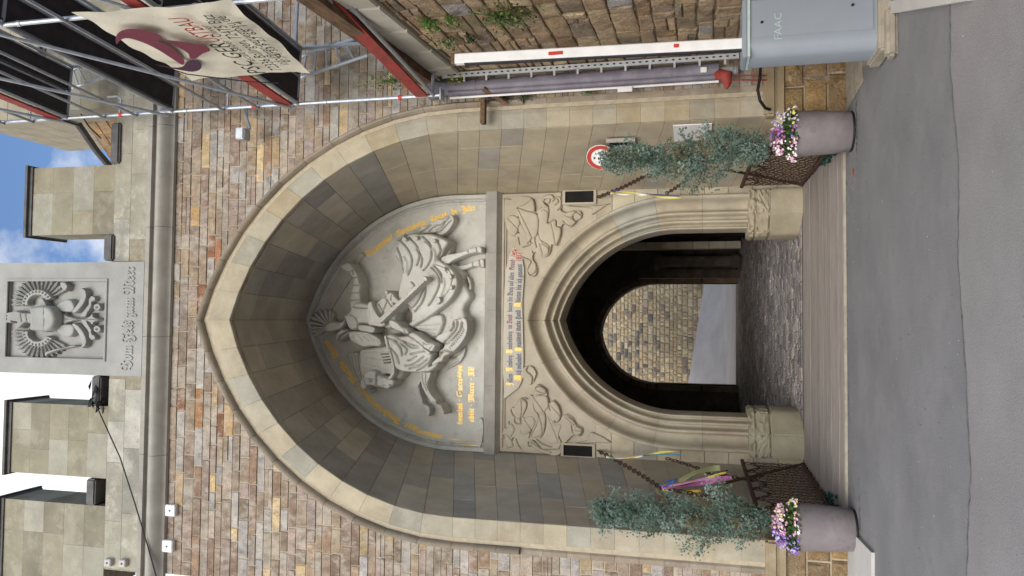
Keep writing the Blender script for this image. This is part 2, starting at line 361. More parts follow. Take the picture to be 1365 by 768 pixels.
# ================================================================ GROUND
XC = -.06
def arch(xc, hw, zs, r, z0, nj, na, sub=1):
    """points from the left foot over the pointed apex to the right foot"""
    L = []; nj *= sub; na *= sub
    for i in range(nj): L.append((-hw, z0+(zs-z0)*i/nj))
    ta = math.acos((r-hw)/r)
    for i in range(na+1): t = ta*i/na; L.append((-hw+r-r*math.cos(t), zs+r*math.sin(t)))
    Rr = [(-a, b) for a, b in L[:-1]][::-1]
    return [(xc+a, b) for a, b in L+Rr]
def half(z, hw, zs, r):
    if z <= zs: return hw
    q = r*r-(z-zs)**2
    return -1 if q <= (r-hw)**2 else math.sqrt(q)-(r-hw)
def at(p, Y): return (p[0], Y, p[1])

b = mb(); b.add([(-300, -300, -.03), (300, -300, -.03), (300, 500, -.03), (-300, 500, -.03)], [(0, 1, 2, 3)])
b.build('ground', M['asphalt'], kind='structure')
# forecourt: two layings of asphalt that meet at a ragged seam
seam = [(-9, 5.35), (-1.55, 5.32), (-.9, 5.22), (-.2, 5.3), (.4, 5.4), (1, 5.36), (1.63, 5.5), (2.2, 5.5), (9, 5.9)]
sm_ = []
for (x0, y0), (x1, y1) in zip(seam[:-1], seam[1:]):
    for i in range(12): t = i/12; sm_.append((x0+(x1-x0)*t, y0+(y1-y0)*t+random.uniform(-.012, .012)))
sm_.append(seam[-1])
b = mb(); b.strip([[(x, y+.008, .0) for x, y in sm_], [(x, 9.24, 0) for x, y in sm_], [(x, 9.24, -.02) for x, y in sm_]]); b.build('road', M['asphalt'], kind='structure')
b = mb(); b.strip([[(x, -30, .006) for x, y in sm_], [(x, y-.006, .006) for x, y in sm_], [(x, y, -.02) for x, y in sm_]]); b.build('forecourt_paving', M['asphalt2'], kind='structure')
b = mb(); b.strip([[(x, y-.003-random.uniform(0, .006), .0095) for x, y in sm_], [(x, y+.004+random.uniform(0, .010), .0095) for x, y in sm_]], c(92, 90, 89)); b.build('tarred_seam', mat('tar_joint', .8, scale=20, lo=.6, hi=1.6, bump=.5), kind='structure')
gritb = mb()
for k in range(420):
    x, y = random.uniform(-2.6, 2.3), random.uniform(4.3, 9.1) if k % 3 else random.uniform(8.7, 9.15); r = random.uniform(.003, .008); v = random.uniform(.5, 1.5)
    gritb.add([(x-r, y, .004), (x, y-r, .004), (x+r, y, .004), (x, y+r, .004), (x, y, .004+r)], [(0, 1, 4), (1, 2, 4), (2, 3, 4), (3, 0, 4)], (.22*v, .21*v, .19*v, 1))
gritb.build('grit', mat('loose_grit', .9, bump=0), kind='stuff', label='loose grit scattered over the asphalt before the bridge', cat='grit')

# ================================================================ GATEHOUSE
gate = empty('gatehouse', 'tall stone gatehouse with pointed arch recess, battlements and carved coats of arms', 'gatehouse', (0, FY, 0))
XL, XR = -3.5, 4.6
hood = (XC-.01, 2.78, 4.55, 3.83)
core_arch = arch(XC, 2.47, 4.55, 3.39, -.3, 1, 16)
b = mb(); b.prism([(XL, -.3), (XL, 8.9)]+[(XR, 8.9), (XR, -.3)]+core_arch[::-1], FY+.012, FY+.7)
wall = b.build('front_wall', M['mortar'], gate)
RUB = [(3, c(150, 132, 112)), (3, c(138, 122, 106)), (3.4, c(156, 144, 130)), (2.4, c(160, 154, 148)), (.8, c(160, 140, 110)), (.5, c(140, 116, 96)), (2, c(146, 130, 120)), (1, c(190, 166, 128)), (.6, c(132, 112, 98))]
ORG = [c(158, 120, 84), c(146, 104, 76), c(164, 134, 94), c(138, 102, 80)]
rusty = [P(x, y) for x, y in [(235, 285), (262, 285), (292, 284), (240, 535), (262, 536), (250, 468), (272, 400), (285, 330), (265, 415), (240, 620), (420, 700), (300, 560), (330, 640)]]
def stone_col(x, z, rad=.07):
    for i, q in enumerate(rusty):
        if abs(q.x-x) < rad*1.6 and abs(q.z-z) < rad: return jit(ORG[(i+int(x*7)) % 4], .2)
    return jit(pick(RUB), .15, .03)
ST = []
def course(x0a, x0b, x1a, x1b, z0, z1, lo=.18, hi=.58):
    """x0a/x0b: left limit at the bottom/top; x1a/x1b right limit"""
    x = min(x0a, x0b); e = max(x1a, x1b); g = .0055
    while x < e-.02:
        w = random.uniform(lo, hi)
        if e-(x+w) < lo*.6: w = e-x
        l0, l1 = max(x, x0a), max(x, x0b); r0, r1 = min(x+w, x1a), min(x+w, x1b)
        if r0 < l0: r0 = l0 = (l0+r0)/2
        if r1 < l1: r1 = l1 = (l1+r1)/2
        if (r0-l0)+(r1-l1) > .06:
            q = [(l0+g, FY, z0+g), (r0-g, FY, z0+g), (r1-g, FY, z1-g), (l1+g, FY, z1-g)]
            zz = (z0+z1)/2; xx = (l0+r0+l1+r1)/4
            if random.random() < .12 and z1-z0 > .12 and w > .3:      # a thin pair instead of one block
                zm = z0+(z1-z0)*random.uniform(.4, .6); t = (zm-z0)/(z1-z0); lm, rm = l0+(l1-l0)*t, r0+(r1-r0)*t
                ST.append(([q[0], q[1], (rm-g, FY, zm-g/2), (lm+g, FY, zm-g/2)], xx, zz, (r0-l0)*(zm-z0)))
                ST.append(([(lm+g, FY, zm+g/2), (rm-g, FY, zm+g/2), q[2], q[3]], xx, zz, (r0-l0)*(z1-zm)))
            else: ST.append((q, xx, zz, .5*((r0-l0)+(r1-l1))*(z1-z0)))
        x += w
z = .02
hh = lambda zz: half(zz, hood[1]-.05, hood[2], hood[3]-.05)
while z < 8.6:
    h = random.choice([random.uniform(.09, .12), random.uniform(.12, .16)]); z1 = min(z+h, 8.66)
    h0, h1 = hh(z), hh(z1)
    if h0 < 0: course(XL, XL, XR, XR, z, z1)
    else:
        h1 = max(h1, 0); xc = hood[0]
        if z > 5.0 or True:
            course(XL, XL, xc-h0, xc-h1, z, z1); course(xc+h0, xc+h1, XR, XR, z, z1)
    z = z1
vis = []; hid = []
for q, x, zz, a in ST:
    if zz < 4.75 and x > 2.95: continue
    px = proj((x, FY, zz)); v = -15 < px[0] < 1380 and -15 < px[1] < 783
    (vis if v else hid).append((q, x, zz, a))
vis.sort(key=lambda s: -s[3])
for q, x, zz, a in vis[:300]:
    d = random.uniform(-.004, .006); b = mb().stone([(p[0], p[1]-d, p[2]) for p in q], (0, -1, 0), .1, random.uniform(.005, .009), stone_col(x, zz), .003)
    b.build('stone', M['rubble'], wall)
b = mb()
for q, x, zz, a in vis[300:]+hid:
    d = random.uniform(-.004, .006); b.stone([(p[0], p[1]-d, p[2]) for p in q], (0, -1, 0), .1, .008, stone_col(x, zz), .004)
b.build('small_stones', M['rubble'], wall, kind='stuff')

# --- the recess: ruled stone lining between front curve and back curve
NJ, NA = 16, 11
Cf = arch(XC, 2.40, 4.55, 3.30, 0, NJ, NA); Cb = arch(XC, 2.02, 5.35, 2.66, .16, NJ, NA)
SUB = 2
Cf2 = arch(XC, 2.40, 4.55, 3.30, 0, NJ, NA, SUB); Cb2 = arch(XC, 2.02, 5.35, 2.66, .16, NJ, NA, SUB)
lining = mb()
def off_curve(C_, d):
    r_ = []
    for i, p in enumerate(C_):
        a, bb = C_[max(i-1, 0)], C_[min(i+1, len(C_)-1)]; tx, tz = bb[0]-a[0], bb[1]-a[1]; L = math.hypot(tx, tz)
        r_.append((p[0]-tz/L*d, p[1]+tx/L*d))
    return r_
Cfo, Cbo = off_curve(Cf2, .009), off_curve(Cb2, .009)
lining.strip([[at(p, FY+.04) for p in Cfo], [at(p, BY+.06) for p in Cbo]])
lin = lining.build('recess_lining', M['dkmortar'], gate)
SOF = [(5, c(164, 158, 146)), (4, c(154, 149, 139)), (2, c(172, 163, 147)), (.9, c(142, 138, 131)), (1, c(176, 167, 150)), (1, c(150, 148, 142))]
nrow = len(Cf)-1
Cm = lambda C_, i, t: (C_[i][0]+(C_[i+1][0]-C_[i][0])*t, C_[i][1]+(C_[i+1][1]-C_[i][1])*t)
for i in range(nrow):
    cuts = [0]; t = random.choice([.22, .3, .42, .5])
    while t < .93: cuts.append(t); t += random.uniform(.26, .44)
    if 1-cuts[-1] < .14: cuts.pop()
    cuts.append(1)
    right = i > nrow/2 and i > NJ+2*NA-4
    for a, e in zip(cuts[:-1], cuts[1:]):
        B_ = mb(); g = .0018; dj = random.uniform(0, .004)
        N = 2; jf = g/.28
        rows_o = []; 
        corner = []
        for (dep, fr) in ((a, jf), (e, jf), (e, 1-jf), (a, 1-jf)):
            dd = dep+(.0013 if dep == a else -.0013)
            pf = Cm(Cf, i, fr); pb = Cm(Cb, i, fr)
            corner.append(Vector((pf[0]+(pb[0]-pf[0])*dd, FY+.02+(BY+.02-FY-.02)*dd, pf[1]+(pb[1]-pf[1])*dd)))
        n = (corner[1]-corner[0]).cross(corner[3]-corner[0]).normalized()
        ce = sum(corner, Vector())/4
        if n.dot(Vector((XC, ce.y, 3.5))-ce) < 0: n = -n
        if n.dot(Vector((XC, ce.y, 3.5))-ce) < 0: n = -n
        col = jit(pick(SOF), .08, .015)
        if i > nrow-NJ-4 and random.random() < .92: col = jit(c(178, 166, 142), .06, .02)
        if i < 12 and random.random() < .5: col = jit(c(170, 160, 141), .07)
        B_.stone([p+n*dj for p in corner], n, .06, .003, col).build('recess_stone', M['soffit'], lin)

# --- front band of dressed stones and the hood mould over them
Bo = arch(XC-.005, 2.695, 4.55, 3.72, 0, NJ, NA)
Ho = arch(hood[0], 2.78, 4.55, 3.83, 0, NJ, NA)
BAND = [(3, c(158, 150, 132)), (2, c(150, 146, 132)), (3, c(166, 155, 133)), (2, c(158, 144, 118)), (1, c(148, 142, 126))]
band = mb(); band.strip([[at(p, FY+.03) for p in Cf], [at(p, FY+.03) for p in Ho]]).strip([[at(p, FY+.03) for p in Cf], [at(p, FY+.12) for p in Cf]])
bandO = band.build('arch_band', M['mortar'], gate)
ztop = .93
for i in range(nrow):
    lo_ = max(Cf[i][1], Cf[i+1][1])
    if lo_ < .9: continue
    fr = (.004, .996)
    if min(Cf[i][1], Cf[i+1][1]) < .86: pass
    qi = [Cm(Cf, i, t) for t in fr]; qo = [Cm(Bo, i, t) for t in fr]; B_ = mb(); col = jit(pick(BAND), .1, .02)
    # face with a shallow hollow (cavetto) towards the mould
    prof = [(0, .0), (.02, -.006), (.62, -.008), (.8, .004), (.93, .028), (1, .05)]
    q0 = Cm(Cf, i, 0); 
    rows = []
    for k in range(5):
        t = fr[0]+(fr[1]-fr[0])*k/4; pi_, po = Cm(Cf, i, t), Cm(Bo, i, t)
        rows.append([(pi_[0], FY+.09, pi_[1])]+[(pi_[0]+(po[0]-pi_[0])*s, FY+d, pi_[1]+(po[1]-pi_[1])*s) for s, d in prof])
    B_.strip(rows, col); B_.add([r for r in rows[0]]+[(p[0], FY+.09, p[2]) for p in rows[0]], [tuple(range(7))+tuple(range(13, 6, -1))], col); B_.add([r for r in rows[-1]]+[(p[0], FY+.09, p[2]) for p in rows[-1]], [tuple(range(7))+tuple(range(13, 6, -1))], col)
    B_.build('voussoir', M['ashlar'], bandO)
    if max(Cf[i][1], Cf[i+1][1]) > 4.0 or True:
        HB = mb(); rows = []; hc = jit(c(140, 128, 112), .12, .03)
        up = max(Cf[i][1], Cf[i+1][1]) > 3.9
        hp = [(0, .06), (.0, .0), (.12, -.045), (.35, -.07), (.6, -.075), (.82, -.05), (.95, -.01), (1.05, .04)] if up else [(0, .06), (.05, .01), (.3, -.01), (.9, -.012), (1, .04), (1.02, .05), (1.03, .05), (1.04, .05)]
        for k in range(5):
            t = .006+.988*k/4; pi_, po = Cm(Bo, i, t), Cm(Ho, i, t)
            rows.append([(pi_[0]+(po[0]-pi_[0])*s, FY+d, pi_[1]+(po[1]-pi_[1])*s) for s, d in hp])
        HB.strip(rows, hc); HB.add(rows[0], [tuple(range(len(hp)))], hc); HB.add(rows[-1], [tuple(range(len(hp)))], hc)
        HB.build('hood_stone', M['ashlar'], bandO, smooth=True)
# plinth and footing stones of the two piers
for sx in (-1, 1):
    xi, xo = XC+sx*2.40, XC+sx*3.0 if sx > 0 else XL
    lim = XC+sx*3.35 if sx > 0 else XL
    b = mb().box((xi-sx*.02, FY-.09, .74), (lim, FY+.1, .88), bev=.03).box((xi, FY-.05, .66), (lim, FY+.1, .75)); b.c = [c(150, 134, 108)]*len(b.c)
    b.build('plinth', M['ashlar'], gate)
    zc = -.05
    for k in range(3):
        h = (.24, .25, .23)[k]; x = min(xi, lim); e = max(xi, lim)
        while x < e-.02:
            w = random.uniform(.3, .55); w = e-x if e-x-w < .15 else w
            mb().stone([(x+.012, FY-.02, zc+.01), (x+w-.012, FY-.02, zc+.01), (x+w-.012, FY-.02, zc+h-.01), (x+.012, FY-.02, zc+h-.01)], (0, -1, 0), .12, .02,
                       jit(pick([(2, c(160, 132, 92)), (1, c(146, 122, 90)), (1, c(136, 116, 90)), (1, c(168, 146, 108))]), .12), .012).build('footing_stone', M['retain'], gate)
            x += w
        zc += h
for sx in (-1, 1):       # square sockets of the old drawbridge in the cheeks of the recess
    pf = P(812, 690 if sx < 0 else 188, 9.62)
    x = 2.36 if sx > 0 else -2.46
    b = mb().box((x-.12, 9.55, pf.z-.06), (x-.02 if sx < 0 else x+.02, 9.95, pf.z+.28)) if sx > 0 else mb().box((x+.02, 9.6, 2.42), (x+.14, 9.9, 2.72))
    # a recessed frame: four lips around a flat plate painted with a hollow's shade
    zb = 2.4; y0, y1 = 9.62, 9.92
    xx = XC+sx*(2.40-.41*(9.77-FY)/2.5)-sx*.012
    b = mb().box((xx-.004, y0, zb), (xx+.02, y1, zb+.3)); b.build('socket', M['dark'], gate)
    b = mb()
    for (a0, a1, e0, e1) in ((y0-.03, y1+.03, zb-.03, zb), (y0-.03, y1+.03, zb+.3, zb+.33), (y0-.03, y0, zb, zb+.3), (y1, y1+.03, zb, zb+.3)): b.box((xx-sx*.03, a0, e0), (xx+sx*.02, a1, e1))
    b.build('socket_frame', M['ledge'], gate)

for sx in (-1, 1):          # the gatehouse runs back beside the passage
    xa, xb = (XL+.02, -2.75) if sx < 0 else (2.75, XR-.02)
    sw = mb().box((xa, FY+.705, -.1), (xb, 12.9, 8.88)).build('side_wall', M['mortar'], gate)
    if sx < 0:
        stf = mb(); zz = .02
        while zz < 8.7:
            h = random.uniform(.13, .2); Y = FY+.02
            while Y < 12.4:
                w = random.uniform(.3, .8); stf.stone([(XL, Y+.006, zz+.006), (XL, Y+w-.006, zz+.006), (XL, Y+w-.006, zz+h-.006), (XL, Y+.006, zz+h-.006)], (-1, 0, 0), .05, .006, jit(pick(RUB), .15, .03)); Y += w
            zz += h
        stf.build('side_wall_stones', M['rubble'], sw, kind='stuff')
mb().box((XL+.02, FY+.71, 8.885), (XR-.02, 12.9, 8.98)).build('roof_deck', M['ledge'], gate)
# --- cornice, parapet, merlons
b = mb(); n = 14
pr = [(-.01+.0, 8.60), (-.05, 8.61)]+[(-.06-.12*math.sin(math.pi*k/n), 8.63+.25*(k/n)) for k in range(n+1)]+[(-.03, 8.895), (-.03, 8.93), (-.09, 8.935), (-.09, 9.0), (-.0, 9.03), (.0, 9.05)]
for x0, x1 in ((XL-.05, -1.9), (-1.895, -.3), (-.295, 1.2), (1.205, 2.6), (2.605, XR)):
    b = mb(); b.strip([[(x0, FY+d, zz) for d, zz in pr], [(x1, FY+d, zz) for d, zz in pr]], c(138, 136, 132)); b.add([(x0, FY+d, zz) for d, zz in pr], [tuple(range(len(pr)))], c(138, 136, 132))
    b.build('cornice', M['ledge'], gate, smooth=True)
b = mb().box((XL-.02, FY+.006, 8.88), (XR, FY+.7, 9.6)); b.build('parapet_core', M['dkmortar'], gate)
PAR = [(3, c(152, 148, 134)), (2, c(142, 140, 130)), (1, c(164, 160, 150)), (1, c(132, 128, 116))]
for z0, z1 in ((9.05, 9.33), (9.33, 9.6)):
    x = XL
    while x < XR-.05:
        w = random.uniform(.5, .95); w = XR-x if XR-x-w < .3 else w
        if not (-.92 < x+w/2 < .8): mb().stone([(x+.0015, FY, z0+.0015), (x+w-.0015, FY, z0+.0015), (x+w-.0015, FY, z1-.0015), (x+.0015, FY, z1-.0015)], (0, -1, 0), .06, .0015, jit(pick(PAR), .07, .02)).build('parapet_stone', M['parapet'], gate)
        x += w
def merlon(x0, x1, z0, zc, z1, capl=True):
    mo = mb().box((x0+.004, FY+.03, z0), (x1-.004, FY+.62, zc), c(120, 112, 98)).build('merlon', M['dkmortar'], gate)
    nr = max(2, round((zc-z0)/.34)); x0_, x1_ = x0, x1
    for k in range(nr):
        a, e = z0+(zc-z0)*k/nr, z0+(zc-z0)*(k+1)/nr
        xs = [x0_, x0_+(x1_-x0_)*random.choice([.35, .5, .62]), x1_] if x1_-x0_ > .6 else [x0_, x1_]
        for p, q in zip(xs[:-1], xs[1:]):
            B_ = mb().box((p+.001, FY+random.uniform(0, .003), a+.001), (q-.001, FY+.64, e-.001), jit(pick([(3, c(140, 134, 114)), (1, c(130, 124, 106)), (1, c(152, 148, 134))]), .06, .02)); B_.build('merlon_block', M['ashlar'], mo)
    cap = mb(); ov = .035
    cap.add([(x0-ov, FY-.06, zc+.05), (x1+ov, FY-.06, zc+.05), (x1+ov, FY+.7, zc+.05), (x0-ov, FY+.7, zc+.05), (x0-ov, FY-.06, zc+.09), (x1+ov, FY-.06, zc+.09), (x1+ov, FY+.7, zc+.09), (x0-ov, FY+.7, zc+.09), (x0, FY+.12, z1), (x1, FY+.12, z1), (x1, FY+.5, z1), (x0, FY+.5, z1)],
            [(3, 2, 1, 0), (0, 1, 5, 4), (1, 2, 6, 5), (2, 3, 7, 6), (3, 0, 4, 7), (4, 5, 9, 8), (5, 6, 10, 9), (6, 7, 11, 10), (7, 4, 8, 11), (8, 9, 10, 11)])
    cap.box((x0-.01, FY-.02, zc), (x1+.01, FY+.66, zc+.05)); cap.build('merlon_cap', M['darkcap'], mo)
def sill(x0, x1, z):
    mb().box((x0, FY-.05, z-.12), (x1, FY+.68, z+.03), bev=.02).build('crenel_sill', M['darkcap'], gate)
merlon(1.13, 2.11, 9.6, 10.99, 11.16); merlon(-2.28, -1.28, 9.6, 11.22, 11.42); merlon(XL-.3, -2.66, 9.6, 11.3, 11.5)
merlon(2.93, XR, 9.6, 10.85, 11.05)
sill(.75, 1.12, 9.69); sill(-1.27, -.86, 9.82); sill(-2.65, -2.29, 9.86); sill(2.12, 2.7, 9.63)
# set-back turret wall right of the merlons: buff dressed face, brown rubble cheek with a lead gutter
b = mb(); X0 = P(110, 190, 10.2).x
tz = 13.0
for k in range(9):
    z0 = 9.5+k*.4
    b = mb()
    b.box((3.05, 9.95, z0+.004), (5.2, 12, z0+.396), jit(c(156, 148, 128), .07)); b.build('turret_course', M['ashlar'], gate)
tw = mb(); 
A_, B__ = (2.30, 10.3), (3.04, 9.96)
tur = mb().prism([(0, 0), (1, 0), (1, 1), (0, 1)], 0, .01)
tw = mb()
for k in range(12):
    z0 = 9.5+k*.2
    for j in range(3):
        t0, t1 = j/3, (j+1)/3
        p0 = (2.42+(3.04-2.42)*t0, 10.7-.75*t0); p1 = (2.42+(3.04-2.42)*t1, 10.7-.75*t1)
        if z0 > 10.7: continue
        nn = Vector((p1[1]-p0[1], p0[0]-p1[0], 0))
        if nn.y > 0: nn = -nn
        mb().stone([(p0[0], p0[1], z0+.005), (p1[0], p1[1], z0+.005), (p1[0], p1[1], z0+.195), (p0[0], p0[1], z0+.195)], nn, .5, .006, jit(c(172, 140, 104), .15), .006).build('turret_stone', M['rubble'], gate)
mb().tube([(2.38, 10.72, 10.98), (2.62, 10.36, 10.98), (3.1, 9.8, 10.98)], .055, 8).build('turret_gutter', M['darkcap'], gate)
b = mb().box((3.02, 9.7, 10.95), (5.3, 12, 11.05)); b.build('turret_band', M['ledge'], gate)

# --- the plaque with the eagle and its motto
PX0, PX1 = -.85, .73; PY = FY-.05
plq = mb().box((PX0, PY+.06, 9.04), (PX1, FY+.5, 11.75)).build('plaque', M['crest'], gate)
b = mb()
fz0, fz1, fx0, fx1 = P(140, 428).z, P(4, 428).z, P(70, 486, PY).x, P(70, 362, PY).x
ix0, ix1, iz0, iz1 = P(70, 477, PY).x, P(70, 375, PY).x, P(140, 428, PY).z, P(10, 428, PY).z
for (xa, xb, za, zb) in ((PX0, ix0, 9.04, 11.75), (ix1, PX1, 9.04, 11.75), (ix0, ix1, 9.04, iz0), (ix0, ix1, iz1, 11.75)): b.box((xa, PY, za), (xb, PY+.07, zb))
b.build('plaque_face', M['crest'], plq)
b = mb(); w = .035
for (xa, xb, za, zb) in ((ix0-w, ix0, iz0-w, iz1+w), (ix1, ix1+w, iz0-w, iz1+w), (ix0, ix1, iz0-w, iz0), (ix0, ix1, iz1, iz1+w)): b.box((xa, PY-.02, za), (xb, PY+.02, zb), bev=.006)
b.build('plaque_frame', M['crest'], plq)
bt = mb(); l0, l1 = P(170, 494, PY), P(170, 356, PY)
fnp, L_ = on_path([(l0.x, P(178, 428, PY).z), (l1.x, P(178, 428, PY).z)], PY)
lay_text(bt, 'plaque', fnp, .185, L_); bt.build('motto_letters', M['crest'], plq, kind='stuff')
EY = PY+.06
ZP = lambda pts, Y=EY: pxz([(0+a/5.687, 355+bb/5.687) for a, bb in pts], Y)
def feather(p0, p1, w0, w1, Y, name, parent, m, H=.03, bend=0, step=.009, groove=True):
    a, e = Vector(p0), Vector(p1); d = (e-a); n = Vector((-d.y, d.x)).normalized(); pts = []; md = (a+e)/2+n*bend
    P0 = lambda t: a*(1-t)**2+md*2*t*(1-t)+e*t*t
    for t in (0, .3, .6, .85): pts.append(tuple(P0(t)+n*(w0+(w1-w0)*t)))
    pts.append(tuple(e+d.normalized()*w1*.5))
    for t in (.85, .6, .3, 0): pts.append(tuple(P0(t)-n*(w0+(w1-w0)*t)))
    return relief(name, pts, Y, m, parent, H=H, RR=w1*.9, base=.012, step=step, grooves=[([tuple(P0(.1)), tuple(P0(.5)), tuple(P0(.9))], .006, H*.5)] if groove else [])
def zp(a, bb, Y=EY): p = P(a/5.687, 355+bb/5.687, Y); return (p.x, p.z)
for sgn in (1, -1):
    cy = 392
    F_ = lambda x, y: zp(x, cy+(y-cy)*1 if sgn == 1 else 2*cy+2-y)
    ctr = (330, 285)
    for k in range(15):
        an = R(178+k*10.6)
        r0, r1 = 112, 214-(abs(k-7)*1.2)
        if k > 10: r1 = 215
        p0 = F_(ctr[0]+r0*math.cos(an), ctr[1]+r0*math.sin(an)*.9); p1 = F_(ctr[0]+r1*math.cos(an)*1.05, ctr[1]+r1*math.sin(an)*.92)
        feather(p0, p1, .014, .026, EY, 'wing_feather', plq, M['crest'], H=.028)
    arc = [F_(ctr[0]+r*math.cos(R(a_)), ctr[1]+r*math.sin(R(a_))*.92) for r, aa in ((118, range(170, 345, 14)), (70, range(338, 166, -14))) for a_ in aa]
    relief('wing_band', arc, EY, M['crest'], plq, H=.03, RR=.03, base=.035, grooves=[([F_(ctr[0]+96*math.cos(R(a_)), ctr[1]+90*math.sin(R(a_)))]*2, .010, .03) for a_ in ()]+[([F_(ctr[0]+97*math.cos(R(a_)), ctr[1]+88*math.sin(R(a_))), F_(ctr[0]+103*math.cos(R(a_)), ctr[1]+94*math.sin(R(a_)))], .009, .045) for a_ in range(175, 340, 15)])
    relief('leg', [F_(*p) for p in [(470, 300), (520, 260), (570, 250), (600, 275), (610, 315), (590, 345), (540, 350), (500, 345)]], EY, M['crest'], plq, H=.05, RR=.06)
    relief('claw', [F_(*p) for p in [(590, 340), (640, 270), (665, 200), (650, 165), (690, 180), (700, 230), (680, 285), (640, 335), (605, 358)]], EY, M['crest'], plq, H=.05, RR=.03)
    relief('tail_curl', [F_(*p) for p in [(640, 380), (670, 330), (700, 290), (705, 250), (725, 225), (755, 235), (750, 265), (730, 275), (725, 310), (700, 350), (680, 385)]], EY, M['crest'], plq, H=.03, RR=.02)
    relief('tail_boss', [F_(770+30*math.cos(R(a_)), 310+30*math.sin(R(a_))) for a_ in range(0, 360, 45)], EY, M['crest'], plq, H=.035, RR=.03, grooves=[([F_(768, 310), F_(772, 310)], .012, .04)])
relief('eagle_head', [zp(*p) for p in [(130, 350), (180, 335), (230, 350), (300, 355), (320, 400), (300, 440), (250, 430), (205, 470), (170, 465), (185, 425), (150, 420), (125, 400)]], EY, M['crest'], plq, H=.07, RR=.05, grooves=[([zp(215, 360), zp(225, 420)], .008, .02), ([zp(255, 355), zp(265, 430)], .008, .02)])
relief('crown', [zp(*p) for p in [(135, 345), (75, 360), (100, 375), (65, 385), (100, 398), (75, 425), (135, 430), (128, 390)]], EY, M['crest'], plq, H=.05, RR=.03)
relief('breast_shield', [zp(*p) for p in [(325, 318), (340, 308), (430, 300), (480, 315), (508, 350), (520, 398), (508, 445), (480, 480), (430, 492), (340, 485), (325, 475), (330, 400)]], EY, M['crest'], plq, H=.05, RR=.12, base=.09, sm=True, grooves=[([zp(437, 302), zp(441, 400), zp(437, 488)], .005, .015)])
relief('tail', [zp(*p) for p in [(520, 360), (560, 380), (620, 392), (700, 388), (740, 352), (750, 385), (800, 398), (810, 405), (750, 425), (740, 450), (700, 418), (620, 412), (560, 425), (520, 440)]], EY, M['crest'], plq, H=.04, RR=.03, grooves=[([zp(540, 400), zp(800, 402)], .006, .015)])
relief('sceptre', [zp(*p) for p in [(380, 660), (400, 640), (500, 615), (600, 595), (605, 610), (500, 632), (410, 665), (390, 690)]], EY, M['crest'], plq, H=.03, RR=.02, base=.03)
relief('orb', [zp(*p) for p in [(500, 130), (530, 120), (560, 150), (545, 190), (520, 180)]], EY, M['crest'], plq, H=.04, RR=.03, base=.03)
for yy in (298, 485):
    relief('wing_scale', [zp(*p) for p in [(345, yy-40), (370, yy-55 if yy < 400 else yy-20), (400, yy-20), (405, yy+10), (370, yy+12), (350, yy)]], EY, M['crest'], plq, H=.02, RR=.03, base=.05)
for k in range(9): feather(zp(505, 330+k*15), zp(540, 318+k*18), .008, .012, EY, 'tail_feather', plq, M['crest'], H=.03, groove=False)

# ================================================================ BACK WALL OF THE RECESS
ZL0, ZL1 = 4.60, 4.85                       # the ledge under the horseman
OUT = (-.03, 1.88, 1.9, 2.36); INN = (-.03, 1.40, 1.9, 1.88)
Pm_o = arch(OUT[0], OUT[1], OUT[2], OUT[3], .85, 6, 18); Pm_i = arch(INN[0], INN[1], INN[2], INN[3], .85, 6, 18)
backp = Cb[1:-1]
b = mb(); sh = [(p[0]*1.01, p[1]) for p in arch(XC, 2.1, 5.35, 2.74, -.2, 4, 12)]
hole = arch(OUT[0], OUT[1]-.01, OUT[2], OUT[3], -.2, 3, 18)
# outline with the portal cut out from below
b.prism(sh[:1]+sh[1:]+hole[::-1], BY+.04, BY+.3)
bw = b.build('recess_back_wall', M['dkmortar'], gate)
BK = [(3, c(172, 160, 136)), (2, c(162, 152, 132)), (2, c(178, 168, 146)), (1, c(154, 148, 134))]
# coursed blocks either side of the portal and between ledge and portal
z = .16
hw_o = lambda zz: half(zz, OUT[1], OUT[2], OUT[3])
while z < 3.1:
    z1 = min(z+.34, 3.12)
    for sx in (-1, 1):
        h0, h1 = hw_o(z), hw_o(z1)
        xo = 2.02
        q = [(OUT[0]+sx*(h0+.004), z), (XC+sx*xo, z), (XC+sx*xo, z1), (OUT[0]+sx*(h1+.004), z1)]
        if sx < 0: q = [q[1], q[0], q[3], q[2]]
        mb().stone([(p[0], BY, p[1]+(.003 if i < 2 else -.003)) for i, p in enumerate(q)], (0, -1, 0), .08, .003, jit(pick(BK), .06, .02)).build('back_wall_stone', M['ashlar'], bw)
    z = z1
# chain slots: near-black plates painted as the shade of a hole, with dressed rims
for sx in (-1, 1):
    x0, x1 = (1.78, 1.955) if sx > 0 else (-2.075, -1.915)
    mb().box((x0, BY-.002, 3.16), (x1, BY+.035, 3.6)).build('chain_slot', M['dark'], gate)
    b = mb()
    for (xa, xb, za, zb) in ((x0-.03, x0, 3.12, 3.64), (x1, x1+.03, 3.12, 3.64), (x0, x1, 3.6, 3.64), (x0, x1, 3.12, 3.16)): b.box((xa, BY-.03, za), (xb, BY+.03, zb))
    b.build('slot_rim', M['carvedwarm'], gate)
